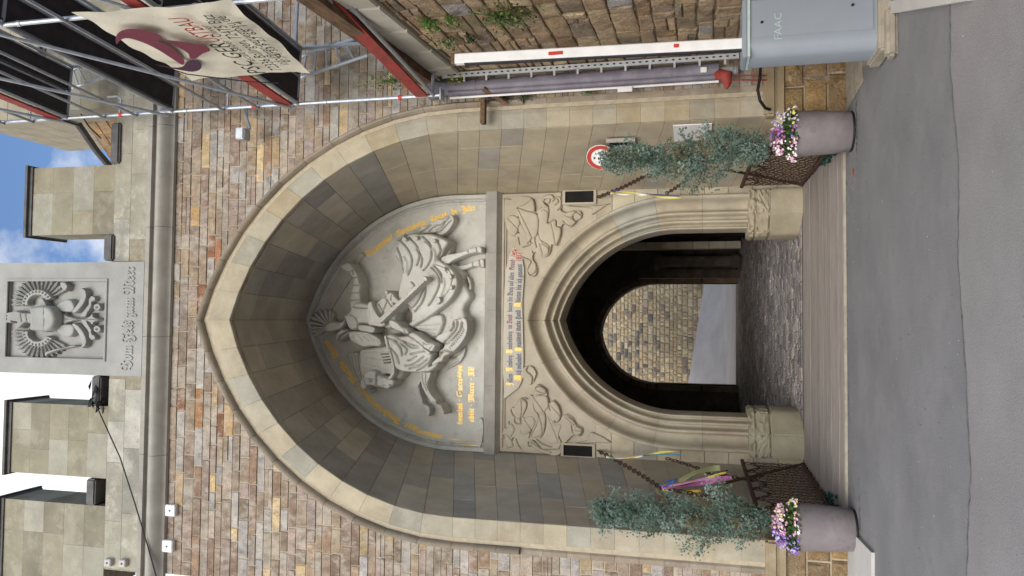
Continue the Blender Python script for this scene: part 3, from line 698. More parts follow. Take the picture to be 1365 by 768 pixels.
# portal mouldings: rolls and hollows stepping in
prof = [(-.015, .03), (0, -.035), (.05, -.055), (.10, -.04), (.14, .0), (.17, .06), (.24, .13), (.34, .17), (.43, .17), (.48, .13), (.50, .08), (.54, .055), (.585, .065), (.61, .11), (.63, .2), (.68, .245), (.73, .23), (.745, .16), (.78, .14), (.82, .155), (.84, .2), (.855, .3), (.90, .33), (.93, .3), (.945, .24), (.975, .225), (1.0, .25), (1.005, .33), (1.005, .8)]
NP = len(Pm_o)-1; seg = 4
i = 0
while i < NP:
    j = min(i+seg, NP); rows = []; mcol = jit(c(172, 162, 142), .07, .02)
    if 3 < i < NP-7 and random.random() < .2: mcol = jit(c(160, 158, 148), .05)
    for k in range((j-i)*3+1):
        t = k/3; a = min(i+int(t), NP-1); fr = t-(a-i)
        if k == 0: fr = .012
        if k == (j-i)*3: a, fr = j-1, .988
        po, pi_ = Cm(Pm_o, a, fr), Cm(Pm_i, a, fr)
        rows.append([(po[0]+(pi_[0]-po[0])*s, BY+d, po[1]+(pi_[1]-po[1])*s) for s, d in prof])
    mb().strip(rows, mcol).build('portal_moulding', M['ashlar'], gate, smooth='all')
    i = j
b = mb(); b.strip([[(po[0], BY+.12, po[1]) for po in Pm_o], [((po[0]+pi_[0])/2, BY+.3, (po[1]+pi_[1])/2) for po, pi_ in zip(Pm_o, Pm_i)], [(p[0], BY+.5, p[1]) for p in off_curve(Pm_i, .02)]])
b.build('portal_core', M['dkmortar'], gate)
# pedestals of the jambs: plain block below, worn carved block above
for sx in (-1, 1):
    xo, xi = OUT[0]+sx*(1.93), OUT[0]+sx*1.27
    cc = jit(c(158, 150, 130), .05)
    def ped(z0, z1, out_, name, rough):
        pts = [(xo, BY-.06-out_), (xo-sx*.34, BY-.08-out_), (xi+sx*.05, BY+.16-out_), (xi, BY+.3), (xi, BY+.8), (xo, BY+.8)]
        bm = bmesh.new(); vs = [bm.verts.new((x, y, z0)) for x, y in pts]; f = bm.faces.new(vs)
        ex = bmesh.ops.extrude_face_region(bm, geom=[f]); 
        for v in [e for e in ex['geom'] if isinstance(e, bmesh.types.BMVert)]: v.co.z = z1
        bmesh.ops.bevel(bm, geom=[e for e in bm.edges], offset=.02, segments=2, affect='EDGES')
        if rough:
            bmesh.ops.subdivide_edges(bm, edges=bm.edges[:], cuts=5, use_grid_fill=True); bmesh.ops.triangulate(bm, faces=bm.faces[:])
            from mathutils import noise as _n
            for v in bm.verts:
                if v.co.y < BY+.35: v.co.y -= abs(_n.noise(v.co*14))*rough; v.co.x += _n.noise(v.co*11)*rough*.4
        mb().bm(bm, cc).build(name, M['ashlar'], gate, smooth=True)
    ped(.14, .60, .03, 'jamb_pedestal', 0); ped(.605, .80, .0, 'carved_base', .07); ped(.80, .9, .01, 'worn_base_roll', .05)

# the ledge and its mouldings
b = mb(); pl = [(.0, ZL1+.02), (-.10, ZL1-.015), (-.12, ZL1-.05), (-.12, ZL0+.06), (-.07, ZL0+.03), (-.03, ZL0), (.02, ZL0-.01)]
for x0, x1 in ((-2.1, -1.05), (-1.047, .12), (.123, 1.02), (1.023, 1.98)):
    b = mb(); b.strip([[(x0, BY+d, zz) for d, zz in pl], [(x1, BY+d, zz) for d, zz in pl]]); b.add([(x0, BY+d, zz) for d, zz in pl], [tuple(range(7))]); b.add([(x1, BY+d, zz) for d, zz in pl], [tuple(range(7))])
    b.build('ledge_stone', M['ledge'], gate)
# spandrel field below the ledge with its raised border
SP = BY-.0
fieldp = [(XC-2.0, 3.12)]+[(XC-2.0, ZL0)]+[(XC+2.0, ZL0), (XC+2.0, 3.12)]
hol = [p for p in Pm_o if p[1] > 3.12]
hol = [(OUT[0]-hw_o(3.12), 3.12)]+hol+[(OUT[0]+hw_o(3.12), 3.12)]
fld = mb().prism(fieldp+hol[::-1], SP+.012, SP+.06).build('spandrel_field', M['carvedwarm'], gate)
b = mb()
for (xa, xb, za, zb) in ((XC-2.0, XC-1.94, 3.66, ZL0), (XC+1.94, XC+2.0, 3.66, ZL0), (XC-1.94, XC+1.94, ZL0-.045, ZL0-.002)): b.box((xa, SP-.03, za), (xb, SP+.02, zb), bev=.008)
for (xa, xb, za, zb) in ((XC-1.94, XC-1.92, 3.66, ZL0-.045), (XC+1.92, XC+1.94, 3.66, ZL0-.045), (XC-1.92, XC+1.92, ZL0-.07, ZL0-.05)): b.box((xa, SP-.01, za), (xb, SP+.02, zb))
b.build('field_border', M['carvedwarm'], fld)

# ---- tympanum: pointed panel and horseman in high relief
TY = BY+.02
pan = mb().prism(arch(XC-.01, 1.93, 5.35, 2.57, ZL1, 2, 20), TY, TY+.06).build('tympanum', M['carved'], gate)
fa, fb = arch(XC-.01, 2.02, 5.35, 2.66, ZL1, 4, 20), arch(XC-.01, 1.84, 5.35, 2.48, ZL1, 4, 20)
fp = [(0, .06), (0, -.05), (.06, -.075), (.36, -.075), (.42, -.05), (.45, -.01), (.52, .0), (.58, -.005), (.62, -.03), (.72, -.042), (.82, -.03), (.9, -.0), (1, .03)]
b = mb(); b.strip([[(p[0]+(q[0]-p[0])*s, TY+d, p[1]+(q[1]-p[1])*s) for s, d in fp] for p, q in zip(fa, fb)]); b.build('tympanum_frame', M['carved'], pan, smooth=True)
ZA = lambda pts: pxz([(400+a/4.265, 250+e/4.265) for a, e in pts], TY)
ZB = lambda pts: pxz([(400+a/3.84, 420+e/3.84) for a, e in pts], TY)
ZC = lambda pts: pxz([(405+a/5.12, 380+e/5.12) for a, e in pts], TY)
ZD = lambda pts: pxz([(500+a/5.907, 430+e/5.907) for a, e in pts], TY)
ZE = lambda pts: pxz([(500+a/4.516, 280+e/4.516) for a, e in pts], TY)
MC = M['carved']
def gr(Z, *ls, w=.010, d=.03): return [(Z(l), w, d) for l in ls]
rl = lambda name, out_, **k: relief(name, out_, TY, MC, pan, **k)
# horse body under its cloth
rl('horse_body', ZE([(190, 200), (165, 290), (190, 340), (195, 430), (180, 530), (230, 620), (300, 740), (420, 800), (560, 800), (600, 700), (560, 600), (600, 520), (560, 440), (560, 380), (480, 300), (480, 200), (330, 160), (230, 165)]), H=.10, RR=.16, base=.02, step=.03)
rl('horse_neck', ZB([(335, 175), (400, 160), (470, 150), (505, 130), (560, 200), (560, 300), (520, 330), (470, 300), (430, 340), (385, 360), (350, 340), (332, 290), (328, 230)]), H=.10, RR=.14, base=.05, grooves=gr(ZB, [(360, 185), (430, 190), (500, 200)], [(360, 215), (430, 225), (500, 240)], [(370, 250), (430, 262), (480, 280)], d=.014))
rl('horse_head', ZB([(352, 352), (368, 300), (400, 275), (432, 278), (452, 300), (490, 312), (520, 320), (528, 340), (515, 358), (492, 372), (460, 362), (420, 356), (395, 354), (384, 372), (366, 372)]), H=.10, RR=.07, base=.12,
   grooves=gr(ZB, [(375, 300), (378, 330), (385, 350)], [(400, 322), (412, 318), (418, 330), (404, 336)], [(470, 350), (480, 352)], [(440, 285), (440, 330)], w=.008, d=.03)+gr(ZB, [(380, 312), (470, 318)], w=.008, d=-.012))
rl('bridle', ZB([(436, 280), (443, 300), (441, 340), (447, 355), (438, 355), (433, 335), (435, 300)]), H=.02, RR=.02, base=.2)
rl('ear', ZB([(350, 345), (330, 338), (322, 345), (345, 358), (380, 378), (384, 395), (392, 378), (370, 362)]), H=.04, RR=.02, base=.08)
rl('mane', ZB([(258, 200), (292, 186), (322, 192), (334, 230), (333, 270), (335, 310), (345, 345), (318, 322), (288, 285), (272, 240), (270, 215)]), H=.07, RR=.06, base=.03, grooves=gr(ZB, [(285, 200), (290, 240), (305, 290), (325, 320)], [(300, 195), (308, 240), (318, 285), (330, 315)], [(315, 200), (320, 240), (326, 280)], [(275, 215), (282, 250), (298, 285)], w=.008, d=.035))
rl('rein', ZB([(492, 100), (505, 150), (528, 225), (534, 290), (510, 322), (500, 312), (518, 282), (512, 230), (490, 160), (480, 110)]), H=.04, RR=.03, base=.18, grooves=[(ZB([(500+k*2.2, 135+k*16), (503+k*2.2, 143+k*16)]), .007, .02) for k in range(9)])
# caparison over the haunches with deep swinging folds
rl('rear_caparison', ZE([(205, 180), (180, 220), (165, 245), (165, 290), (190, 335), (205, 390), (195, 440), (182, 530), (215, 560), (262, 600), (262, 700), (300, 692), (380, 645), (440, 600), (500, 548), (535, 490), (545, 440), (528, 385), (490, 345), (440, 312), (432, 298), (465, 250), (488, 205), (450, 178), (380, 152), (330, 152), (270, 150), (230, 162)]),
   H=.12, RR=.11, base=.10, grooves=gr(ZE, [(180, 232), (200, 280), (212, 330), (218, 385)], [(205, 200), (245, 245), (270, 300), (268, 350), (250, 395)], [(175, 285), (195, 320), (212, 360)], [(255, 180), (300, 230), (315, 290), (300, 340)], [(300, 250), (330, 300), (325, 350)], [(335, 175), (378, 220), (385, 290), (365, 340), (340, 370)], [(420, 200), (440, 250), (425, 290)], [(385, 355), (425, 400), (430, 460), (395, 540), (370, 575)], [(400, 345), (440, 390), (448, 440)], [(345, 440), (350, 500), (330, 560), (290, 610)], [(270, 440), (285, 460), (278, 480)], [(260, 600), (300, 560), (340, 480)], w=.013, d=.06)
   +gr(ZE, [(470, 350), (500, 390), (505, 440), (480, 500), (430, 555)], [(400, 335), (450, 350), (480, 385)], w=.008, d=.03)+gr(ZE, [(225, 300), (240, 340), (236, 380)], [(345, 210), (400, 260), (405, 320)], [(410, 380), (460, 440), (440, 520)], w=.022, d=-.03))
for q in ([(228, 178), (245, 182), (252, 198), (238, 206), (226, 195)], [(295, 180), (312, 176), (318, 192), (304, 200)], [(398, 195), (415, 192), (422, 208), (405, 214)], [(492, 400), (510, 398), (514, 420), (496, 424)], [(500, 465), (516, 462), (518, 482), (502, 486)], [(412, 540), (440, 530), (450, 555), (424, 572)], [(455, 360), (470, 356), (478, 372), (462, 376)]):
    rl('embroidered_lozenge', ZE(q), H=.015, RR=.01, base=.215, step=.012)
rl('tail', ZE([(285, 160), (292, 118), (320, 100), (345, 100), (352, 78), (375, 72), (400, 62), (440, 55), (468, 36), (492, 42), (500, 75), (478, 118), (448, 150), (415, 165), (375, 150), (330, 150)]), H=.09, RR=.05, base=.03,
   grooves=gr(ZE, [(350, 135), (385, 105), (430, 90), (470, 50)], [(370, 150), (420, 130), (450, 100), (480, 70)], [(300, 140), (340, 115), (360, 95)], [(395, 130), (430, 105), (440, 75)], w=.009, d=.05))
rl('hind_leg', ZE([(425, 305), (440, 285), (480, 272), (535, 262), (590, 245), (640, 228), (668, 230), (676, 250), (672, 268), (640, 268), (600, 275), (560, 290), (510, 312), (475, 335), (445, 330)]), H=.09, RR=.05, base=.08, grooves=gr(ZE, [(590, 250), (596, 268)], [(640, 235), (645, 262)], w=.01, d=.03))
rl('hind_leg', ZE([(480, 350), (520, 335), (560, 328), (600, 312), (640, 298), (668, 300), (672, 345), (655, 350), (620, 345), (580, 355), (540, 368), (500, 372)]), H=.06, RR=.05, base=.02, grooves=gr(ZE, [(600, 315), (606, 348)], [(640, 300), (646, 345)], w=.01, d=.03))
# breast and flank cloth, lifted hem
rl('front_caparison', ZD([(160, 95), (200, 85), (250, 105), (330, 95), (380, 120), (430, 160), (480, 200), (520, 240), (500, 300), (492, 330), (520, 310), (555, 300), (560, 325), (530, 358), (480, 382), (380, 386), (300, 382), (240, 362), (215, 325), (205, 270), (190, 220), (168, 150)]),
   H=.11, RR=.10, base=.12, grooves=gr(ZD, [(180, 120), (250, 150), (320, 200), (310, 240)], [(250, 120), (330, 160), (400, 180)], [(300, 150), (350, 190), (410, 190)], [(330, 290), (360, 280), (395, 255)], [(310, 330), (370, 318), (450, 260)], [(340, 352), (410, 330), (480, 280)], [(400, 368), (440, 345), (490, 310)], [(200, 200), (240, 250), (260, 310)], [(225, 140), (270, 190), (285, 250)], [(350, 240), (420, 225), (470, 215)], w=.014, d=.055))
rl('flank_caparison', ZD([(520, 120), (600, 60), (645, 10), (655, -20), (700, -30), (745, -45), (775, -20), (782, 40), (770, 100), (735, 160), (690, 212), (650, 240), (605, 262), (588, 295), (560, 310), (500, 335), (500, 300), (545, 260), (555, 215), (590, 175)]),
   H=.11, RR=.06, base=.09, grooves=gr(ZD, [(580, 170), (640, 110), (690, 50), (700, -10)], [(650, 60), (672, 30), (668, -5)], [(570, 230), (610, 215), (660, 230)], [(600, 160), (650, 140), (720, 60), (735, 0)], [(560, 260), (575, 235)], w=.016, d=.06)+gr(ZD, [(650, 180), (700, 140), (740, 70), (748, 10)], w=.007, d=.02)+[(ZD([(640+k*11, 190-k*14), (648+k*11, 196-k*14)]), .009, .03) for k in range(11)])
rl('saddle', ZD([(300, 20), (330, -20), (440, -60), (560, -70), (590, -20), (575, 50), (545, 100), (500, 120), (440, 90), (370, 60)]), H=.12, RR=.14, base=.05, grooves=gr(ZD, [(340, 20), (450, 20), (560, 10)], [(360, 45), (460, 55), (540, 50)], [(440, 75), (520, 85)], [(340, 0), (450, -45)], d=.022))
rl('belly_cloth', ZE([(430, 660), (470, 650), (500, 640), (545, 620), (560, 640), (590, 660), (580, 700), (540, 760), (480, 780), (440, 740)]), H=.06, RR=.04, base=.02, grooves=gr(ZE, [(470, 680), (520, 660), (550, 650)], [(480, 720), (530, 690), (580, 670)], [(450, 730), (480, 700)], w=.012, d=.04))  # hanging cloth carved below the belly
rl('girth_end', ZE([(520, 560), (560, 540), (575, 470), (560, 400), (585, 420), (590, 480), (560, 490), (550, 560), (510, 580), (470, 600)]), H=.03, RR=.03, base=.03, grooves=gr(ZE, [(520, 570), (545, 520)], [(575, 440), (570, 480)], d=.02))
rl('foreleg', ZD([(405, 380), (450, 376), (495, 378), (488, 420), (472, 460), (470, 495), (492, 540), (520, 575), (538, 595), (540, 625), (568, 628), (588, 660), (600, 700), (588, 712), (572, 695), (560, 640), (512, 632), (480, 600), (450, 555), (420, 500), (408, 440)]), H=.10, RR=.05, base=.09, grooves=gr(ZD, [(425, 390), (432, 450), (460, 520)], [(455, 390), (452, 450), (470, 500)], [(505, 615), (535, 612)], w=.008, d=.03))
rl('foreleg', ZD([(400, 385), (412, 400), (400, 450), (378, 490), (388, 550), (408, 600), (412, 628), (440, 640), (462, 660), (464, 700), (455, 728), (435, 728), (428, 680), (402, 648), (382, 610), (362, 560), (350, 505), (362, 462), (385, 425), (392, 395)]), H=.07, RR=.04, base=.04, grooves=gr(ZD, [(370, 490), (375, 540), (395, 600)], w=.007, d=.02))
rl('stirrup_strap', ZD([(590, 285), (640, 270), (680, 240), (715, 190), (722, 200), (715, 250), (680, 310), (640, 335), (560, 380), (540, 395), (560, 370), (630, 320), (668, 300), (650, 280), (600, 300)]), H=.02, RR=.02, base=.02, step=.016)
# the rider
rl('rider_chest', ZC([(340, 205), (372, 185), (388, 150), (412, 122), (448, 114), (522, 128), (560, 112), (600, 80), (660, 70), (690, 160), (690, 260), (640, 300), (590, 285), (530, 275), (450, 268), (438, 300), (400, 312), (372, 300), (352, 255)]), H=.14, RR=.12, base=.10,
   grooves=gr(ZC, [(400, 150), (440, 160), (515, 160)], [(385, 205), (420, 225), (438, 262)], [(525, 130), (518, 190), (535, 265)], [(555, 118), (548, 190), (562, 262)], [(575, 130), (610, 190), (650, 250)], [(640, 100), (600, 200), (590, 270)], [(620, 90), (670, 160)], w=.009, d=.04))
rl('sword_arm', ZA([(335, 695), (328, 645), (335, 600), (345, 560), (344, 522), (320, 492), (292, 475), (272, 462), (276, 448), (298, 436), (322, 432), (338, 440), (352, 465), (372, 492), (382, 530), (392, 560), (388, 600), (395, 645), (400, 690), (370, 710)]), H=.10, RR=.06, base=.09,
   grooves=gr(ZA, [(345, 520), (370, 515)], [(345, 560), (385, 560)], [(340, 605), (388, 600)], [(335, 645), (392, 640)], [(318, 490), (350, 470)], [(345, 440), (348, 500)], w=.009, d=.035))
rl('sword_hilt', ZA([(312, 432), (330, 415), (342, 398), (345, 382), (362, 376), (372, 388), (365, 400), (352, 410), (340, 430), (325, 442)]), H=.03, RR=.02, base=.02)
rl('sword', ZA([(306, 480), (318, 486), (262, 570), (200, 668), (184, 694), (174, 690), (190, 662), (250, 565)]), H=.015, RR=.012, base=.012, step=.012, sm=False)
rl('cross_guard', ZA([(270, 458), (282, 455), (325, 490), (322, 500), (308, 492), (278, 474)]), H=.02, RR=.015, base=.03)
rl('helmet', ZC([(215, 262), (255, 246), (295, 250), (322, 240), (332, 205), (345, 202), (342, 255), (322, 290), (345, 300), (368, 300), (374, 325), (350, 348), (312, 372), (284, 386), (272, 372), (276, 330), (282, 312), (255, 322), (222, 320), (205, 300), (205, 275)]), H=.12, RR=.08, base=.08,
   grooves=gr(ZC, [(282, 320), (310, 300), (335, 285)], [(285, 375), (310, 345), (330, 330), (365, 305)], w=.013, d=.09)+gr(ZC, [(300, 345), (318, 340)], [(318, 355), (335, 345)], w=.006, d=.04))
for k, (a, e) in enumerate([(232, 236), (220, 190), (196, 172), (160, 168), (122, 174), (88, 190), (60, 218), (45, 256), (50, 296), (64, 324), (84, 346)]):
    p0, p1 = ZC([(212, 292)])[0], ZC([(a, e)])[0]
    feather(p0, p1, .010, .034 if k else .022, TY-.03, 'helmet_plume', pan, MC, H=.035, groove=False, bend=.03 if k < 6 else -.02)
rl('plume_holder', ZC([(192, 280), (215, 268), (240, 275), (240, 312), (215, 322), (192, 312)]), H=.09, RR=.05, base=.08)
rl('shield', ZC([(372, 322), (400, 312), (440, 312), (500, 320), (555, 345), (588, 375), (592, 400), (572, 416), (520, 415), (470, 420), (430, 402), (395, 385), (375, 355)]), H=.06, RR=.06, base=.15, grooves=gr(ZC, [(400, 330), (500, 336), (560, 365), (575, 395)], d=.015)+[(ZC([(400+k*13, 345+(k % 3)*12), (405+k*13, 352+(k % 3)*12)]), .010, .02) for k in range(12)])
rl('left_forearm', ZC([(440, 270), (500, 272), (545, 285), (552, 305), (530, 328), (480, 318), (438, 308)]), H=.07, RR=.05, base=.14)
rl('thigh', ZD([(185, -20), (220, -25), (262, -5), (300, 30), (335, 45), (352, 75), (335, 92), (300, 82), (250, 62), (205, 40)]), H=.10, RR=.08, base=.16, grooves=gr(ZD, [(310, 50), (325, 85)], w=.009, d=.03))
rl('boot', ZD([(345, 85), (375, 68), (420, 82), (470, 118), (500, 142), (545, 155), (562, 172), (550, 205), (525, 225), (495, 212), (460, 190), (430, 162), (380, 125), (352, 108)]), H=.13, RR=.08, base=.16, grooves=gr(ZD, [(465, 150), (490, 165), (520, 160)], [(450, 180), (480, 160)], [(510, 200), (535, 175)], w=.009, d=.03))
rl('shin_guard', ZD([(458, 195), (472, 190), (520, 225), (512, 240), (495, 235)]), H=.03, RR=.02, base=.24)
rl('scabbard', ZE([(95, 662), (370, 418), (388, 430), (118, 686)]), H=.03, RR=.02, base=.27, step=.016, sm=False, grooves=gr(ZE, [(110, 668), (374, 430)], w=.006, d=.012))
rl('scabbard_tip', ZE([(362, 414), (376, 410), (392, 424), (388, 440), (372, 436)]), H=.03, RR=.02, base=.28)
rl('right_forearm', ZE([(130, 505), (160, 500), (195, 535), (215, 555), (205, 570), (160, 560), (135, 540)]), H=.07, RR=.05, base=.18, grooves=gr(ZE, [(165, 515), (160, 550)], w=.009, d=.03))
rl('belt', ZC([(528, 125), (552, 118), (560, 150), (590, 205), (640, 262), (612, 285), (560, 275), (528, 270), (518, 200)]), H=.03, RR=.03, base=.235, grooves=gr(ZC, [(540, 160), (538, 250)], w=.01, d=.015))
for (a, e) in ((398, 326), ): rl('horse_eye', ZB([(a, e), (a+8, e-4), (a+14, e), (a+8, e+5)]), H=.015, RR=.01, base=.19)
rl('nostril', ZB([(500, 345), (508, 343), (510, 350), (503, 353)]), H=.008, RR=.01, base=.2)
rl('rider_face', ZC([(290, 335), (315, 315), (345, 318), (352, 330), (330, 348), (300, 362), (288, 352)]), H=.04, RR=.03, base=.09, grooves=gr(ZC, [(305, 338), (312, 330)], [(322, 345), (332, 335)], w=.006, d=.03))
rl('saddle_knob', ZE([(128, 495), (140, 488), (150, 500), (146, 515), (132, 512)]), H=.04, RR=.02, base=.22)
for (a, e) in ((200, 240), (208, 262), (216, 284), (222, 306)): rl('rein_boss', ZD([(a-4-45, e), (a-45, e-6), (a+5-45, e), (a-45, e+6)]), H=.012, RR=.01, base=.3)
for k in range(6): rl('hem_fringe', ZE([(182+k*9, 190-k*5), (190+k*9, 184-k*5), (192+k*9, 194-k*5), (185+k*9, 200-k*5)]), H=.012, RR=.01, base=.22)
rl('signature_stone', pxz([(638, 560), (645, 560), (645, 585), (640, 597), (637, 590)], TY), H=.02, RR=.02, base=.01)
# gilded lettering
def letters(name, key, path, h, m=None):
    bt = mb(); fnp, L_ = on_path(pxz(path, TY), TY); lay_text(bt, key, fnp, h, L_); bt.build(name, M['gold'], pan, kind='stuff')
k0 = [(490, 343), (500, 336), (510, 328), (520, 321), (532, 315), (545, 308), (560, 302), (575, 297), (590, 291), (605, 286), (620, 283), (634, 280)]
letters('gilded_inscription', 'arcr', k0, .098)
k1 = [(639, 591), (625, 588), (610, 586), (595, 583), (580, 578), (562, 573), (545, 564), (528, 556), (512, 545), (498, 534), (485, 519), (473, 503), (462, 489), (452, 474), (443, 462), (436, 452)]
letters('gilded_inscription', 'arcl', k1, .098)
for key, xx, y0, y1 in (('mid1', 616.5, 566, 487), ('mid2', 632, 563, 489)):
    letters('gilded_inscription', key, [(xx, y0), (xx, y1)], .092)

# ---- spandrel carvings and scroll with its painted rhyme
SY = SP+.012
ZR = lambda pts: pxz([(660+a/5.907, 250+e/5.907) for a, e in pts], SY)
ZQ = lambda pts: pxz([(660+a/5.821, 480+e/5.821) for a, e in pts], SY)
CW = M['carvedwarm']
rs = lambda name, out_, **k: relief(name, out_, SY, CW, fld, **{**dict(H=.02, RR=.02, base=.03, step=.012), **k})
rs('carved_figure', ZR([(85, 85), (130, 75), (230, 65), (290, 85), (320, 190), (345, 170), (380, 150), (365, 110), (400, 65), (470, 55), (525, 75), (530, 140), (525, 185), (570, 200), (620, 200), (660, 185), (685, 205), (680, 245), (645, 265), (600, 315), (545, 290), (525, 330), (520, 400), (490, 462), (455, 445), (435, 520), (400, 550), (350, 540), (320, 510), (300, 560), (335, 620), (330, 685), (300, 705), (265, 690), (255, 640), (270, 600), (230, 570), (170, 500), (160, 460), (175, 400), (120, 375), (90, 310), (75, 220)]),
   grooves=gr(ZR, [(180, 60), (290, 85), (310, 190)], [(185, 165), (220, 105), (245, 90)], [(180, 165), (250, 190), (340, 210)], [(375, 120), (420, 140), (430, 200), (420, 280), (480, 255), (490, 310), (525, 320), (520, 400), (480, 460)], [(365, 100), (400, 70), (440, 90), (430, 130), (390, 140)], [(465, 70), (520, 80), (525, 150), (500, 180)], [(460, 110), (490, 85), (505, 115), (480, 140)], [(540, 265), (590, 300), (635, 280), (615, 225), (640, 195), (680, 220)], [(345, 360), (370, 420), (430, 460), (420, 520)], [(200, 270), (240, 340), (270, 400), (265, 440)], [(300, 200), (340, 280), (345, 330), (320, 400), (335, 480)], [(230, 470), (290, 450)], [(145, 475), (210, 540), (290, 580), (260, 650), (290, 690), (330, 650), (320, 560), (300, 500)], [(150, 290), (165, 340), (200, 360)], [(110, 240), (130, 290), (115, 330)], [(160, 320), (185, 330), (180, 360), (155, 350)], [(100, 90), (130, 95)], [(450, 370), (475, 380), (455, 410)], [(330, 520), (360, 505), (395, 520)], [(190, 395), (200, 450)], [(270, 380), (285, 430), (300, 440)], [(140, 230), (160, 225)], [(190, 230), (170, 300)], w=.008, d=.032))
rs('carved_figure', ZQ([(60, 700), (75, 640), (60, 570), (90, 500), (120, 440), (125, 370), (160, 360), (190, 300), (230, 290), (260, 300), (275, 270), (300, 270), (310, 215), (340, 185), (390, 215), (410, 250), (410, 290), (430, 330), (455, 305), (500, 350), (520, 420), (560, 415), (610, 450), (640, 500), (680, 520), (685, 560), (660, 590), (620, 580), (590, 600), (550, 640), (520, 650), (515, 720), (480, 740), (430, 735), (370, 705), (300, 715), (150, 712)]),
   grooves=gr(ZQ, [(210, 290), (250, 320), (245, 380), (205, 450), (205, 490), (165, 485), (160, 450)], [(300, 275), (310, 230), (345, 200), (385, 220), (405, 250), (350, 265)], [(305, 290), (310, 370), (340, 420)], [(405, 280), (415, 320), (430, 380), (465, 405)], [(390, 400), (400, 470), (385, 560), (360, 600)], [(345, 420), (340, 480), (300, 560)], [(450, 310), (490, 350), (520, 410), (500, 470), (470, 480), (470, 465)], [(520, 430), (560, 420), (610, 460), (640, 510)], [(600, 500), (605, 550), (640, 580), (680, 565), (680, 525), (645, 515)], [(260, 640), (290, 620), (330, 640), (370, 690), (430, 690), (485, 690)], [(265, 640), (270, 665), (300, 660)], [(330, 610), (380, 650), (440, 670)], [(170, 610), (190, 660), (225, 700)], [(70, 580), (100, 640), (110, 690)], [(210, 560), (230, 500), (260, 440)], [(270, 600), (290, 540), (310, 470)], [(230, 440), (260, 470), (300, 500)], [(130, 380), (150, 430), (190, 430)], [(90, 520), (130, 560), (150, 540)], [(410, 510), (450, 540)], [(410, 540), (440, 565)], [(500, 590), (520, 640), (500, 690)], [(110, 470), (130, 510)], [(330, 660), (330, 710)], [(320, 325), (385, 315)], [(240, 520), (300, 590)], [(150, 600), (120, 650)], w=.008, d=.032))
for q, bs in (([(185, 168), (260, 190), (335, 215), (350, 300), (335, 380), (300, 400), (268, 435), (255, 380), (215, 300), (195, 240)], .055), ([(425, 205), (420, 285), (480, 258), (488, 305), (522, 325), (515, 395), (482, 455), (440, 445), (365, 415), (345, 350), (350, 280), (345, 220), (380, 175)], .045),
              ([(370, 110), (395, 68), (450, 60), (470, 90), (435, 95), (400, 100), (395, 130), (420, 150), (400, 160), (378, 145)], .06), ([(545, 215), (600, 190), (640, 195), (610, 240), (640, 275), (600, 305), (545, 270)], .05), ([(100, 240), (150, 220), (200, 260), (190, 330), (165, 380), (125, 370), (95, 310)], .05),
              ([(300, 90), (210, 70), (195, 110), (185, 160), (250, 180), (315, 190)], .045), ([(355, 440), (420, 470), (425, 520), (380, 545), (325, 510), (335, 470)], .05)):
    rs('carved_plate', ZR(q), H=.022, RR=.05, base=bs, grooves=gr(ZR, [tuple(q[0]), tuple((q[0][k]+q[len(q)//2][k])/2+8 for k in (0, 1)), tuple(q[len(q)//2])], w=.008, d=.02))
for q, bs in (([(210, 300), (250, 325), (245, 380), (205, 450), (165, 440), (150, 390), (185, 320)], .05), ([(305, 285), (400, 275), (420, 350), (385, 400), (340, 410), (310, 370)], .05), ([(315, 225), (350, 200), (395, 225), (400, 255), (350, 265), (310, 265)], .06), ([(430, 340), (460, 315), (500, 360), (515, 430), (495, 475), (465, 460), (440, 400)], .055),
              ([(540, 430), (600, 455), (635, 510), (600, 500), (560, 480)], .05), ([(610, 530), (650, 515), (680, 545), (655, 580), (615, 570)], .055), ([(350, 430), (395, 420), (395, 500), (375, 570), (310, 600), (290, 580), (330, 500)], .05), ([(410, 420), (470, 490), (520, 500), (500, 580), (500, 640), (420, 640), (380, 590), (400, 520)], .042), ([(230, 450), (290, 430), (320, 480), (290, 540), (230, 580), (205, 540)], .045), ([(80, 560), (130, 490), (160, 540), (130, 600), (150, 660), (100, 670)], .05), ([(265, 620), (300, 618), (360, 680), (440, 705), (420, 725), (330, 700), (290, 660)], .055)):
    rs('carved_plate', ZQ(q), H=.022, RR=.05, base=bs, grooves=gr(ZQ, [tuple(q[0]), tuple((q[0][k]+q[len(q)//2][k])/2+8 for k in (0, 1)), tuple(q[len(q)//2])], w=.008, d=.02))
rs('scroll_end', ZQ([(225, 150), (215, 110), (225, 60), (265, 42), (300, 55), (325, 100), (310, 150), (285, 190), (250, 180)]), grooves=gr(ZQ, [(265, 50), (250, 80), (290, 120), (295, 160), (275, 250)], w=.010, d=.04))
for (a0, a1) in ((ZR([(560, 150), (590, 145), (700, 150), (840, 140), (930, 120), (870, 150), (770, 215), (760, 195), (770, 170), (700, 160)]), 0), (ZQ([(720, 600), (735, 565), (765, 560), (860, 605), (900, 640), (800, 640), (600, 645), (700, 625)]), 0)):
    rs('carved_thorn', a0, grooves=[(a0[3:6], .008, .02)])
# the scroll itself
lo_ = [(672.0, 532), (673, 520), (672, 505), (671, 490), (671.5, 470), (671.5, 450), (672, 430), (672.5, 410), (673, 390), (674, 375), (675.5, 358), (680, 342), (685, 330)]
hi_ = [(691.5, 517), (697, 505), (698, 492), (698.5, 475), (698, 455), (697.5, 435), (697, 415), (697, 400), (698, 385), (699, 370), (699, 358), (697, 345), (699.5, 336)]
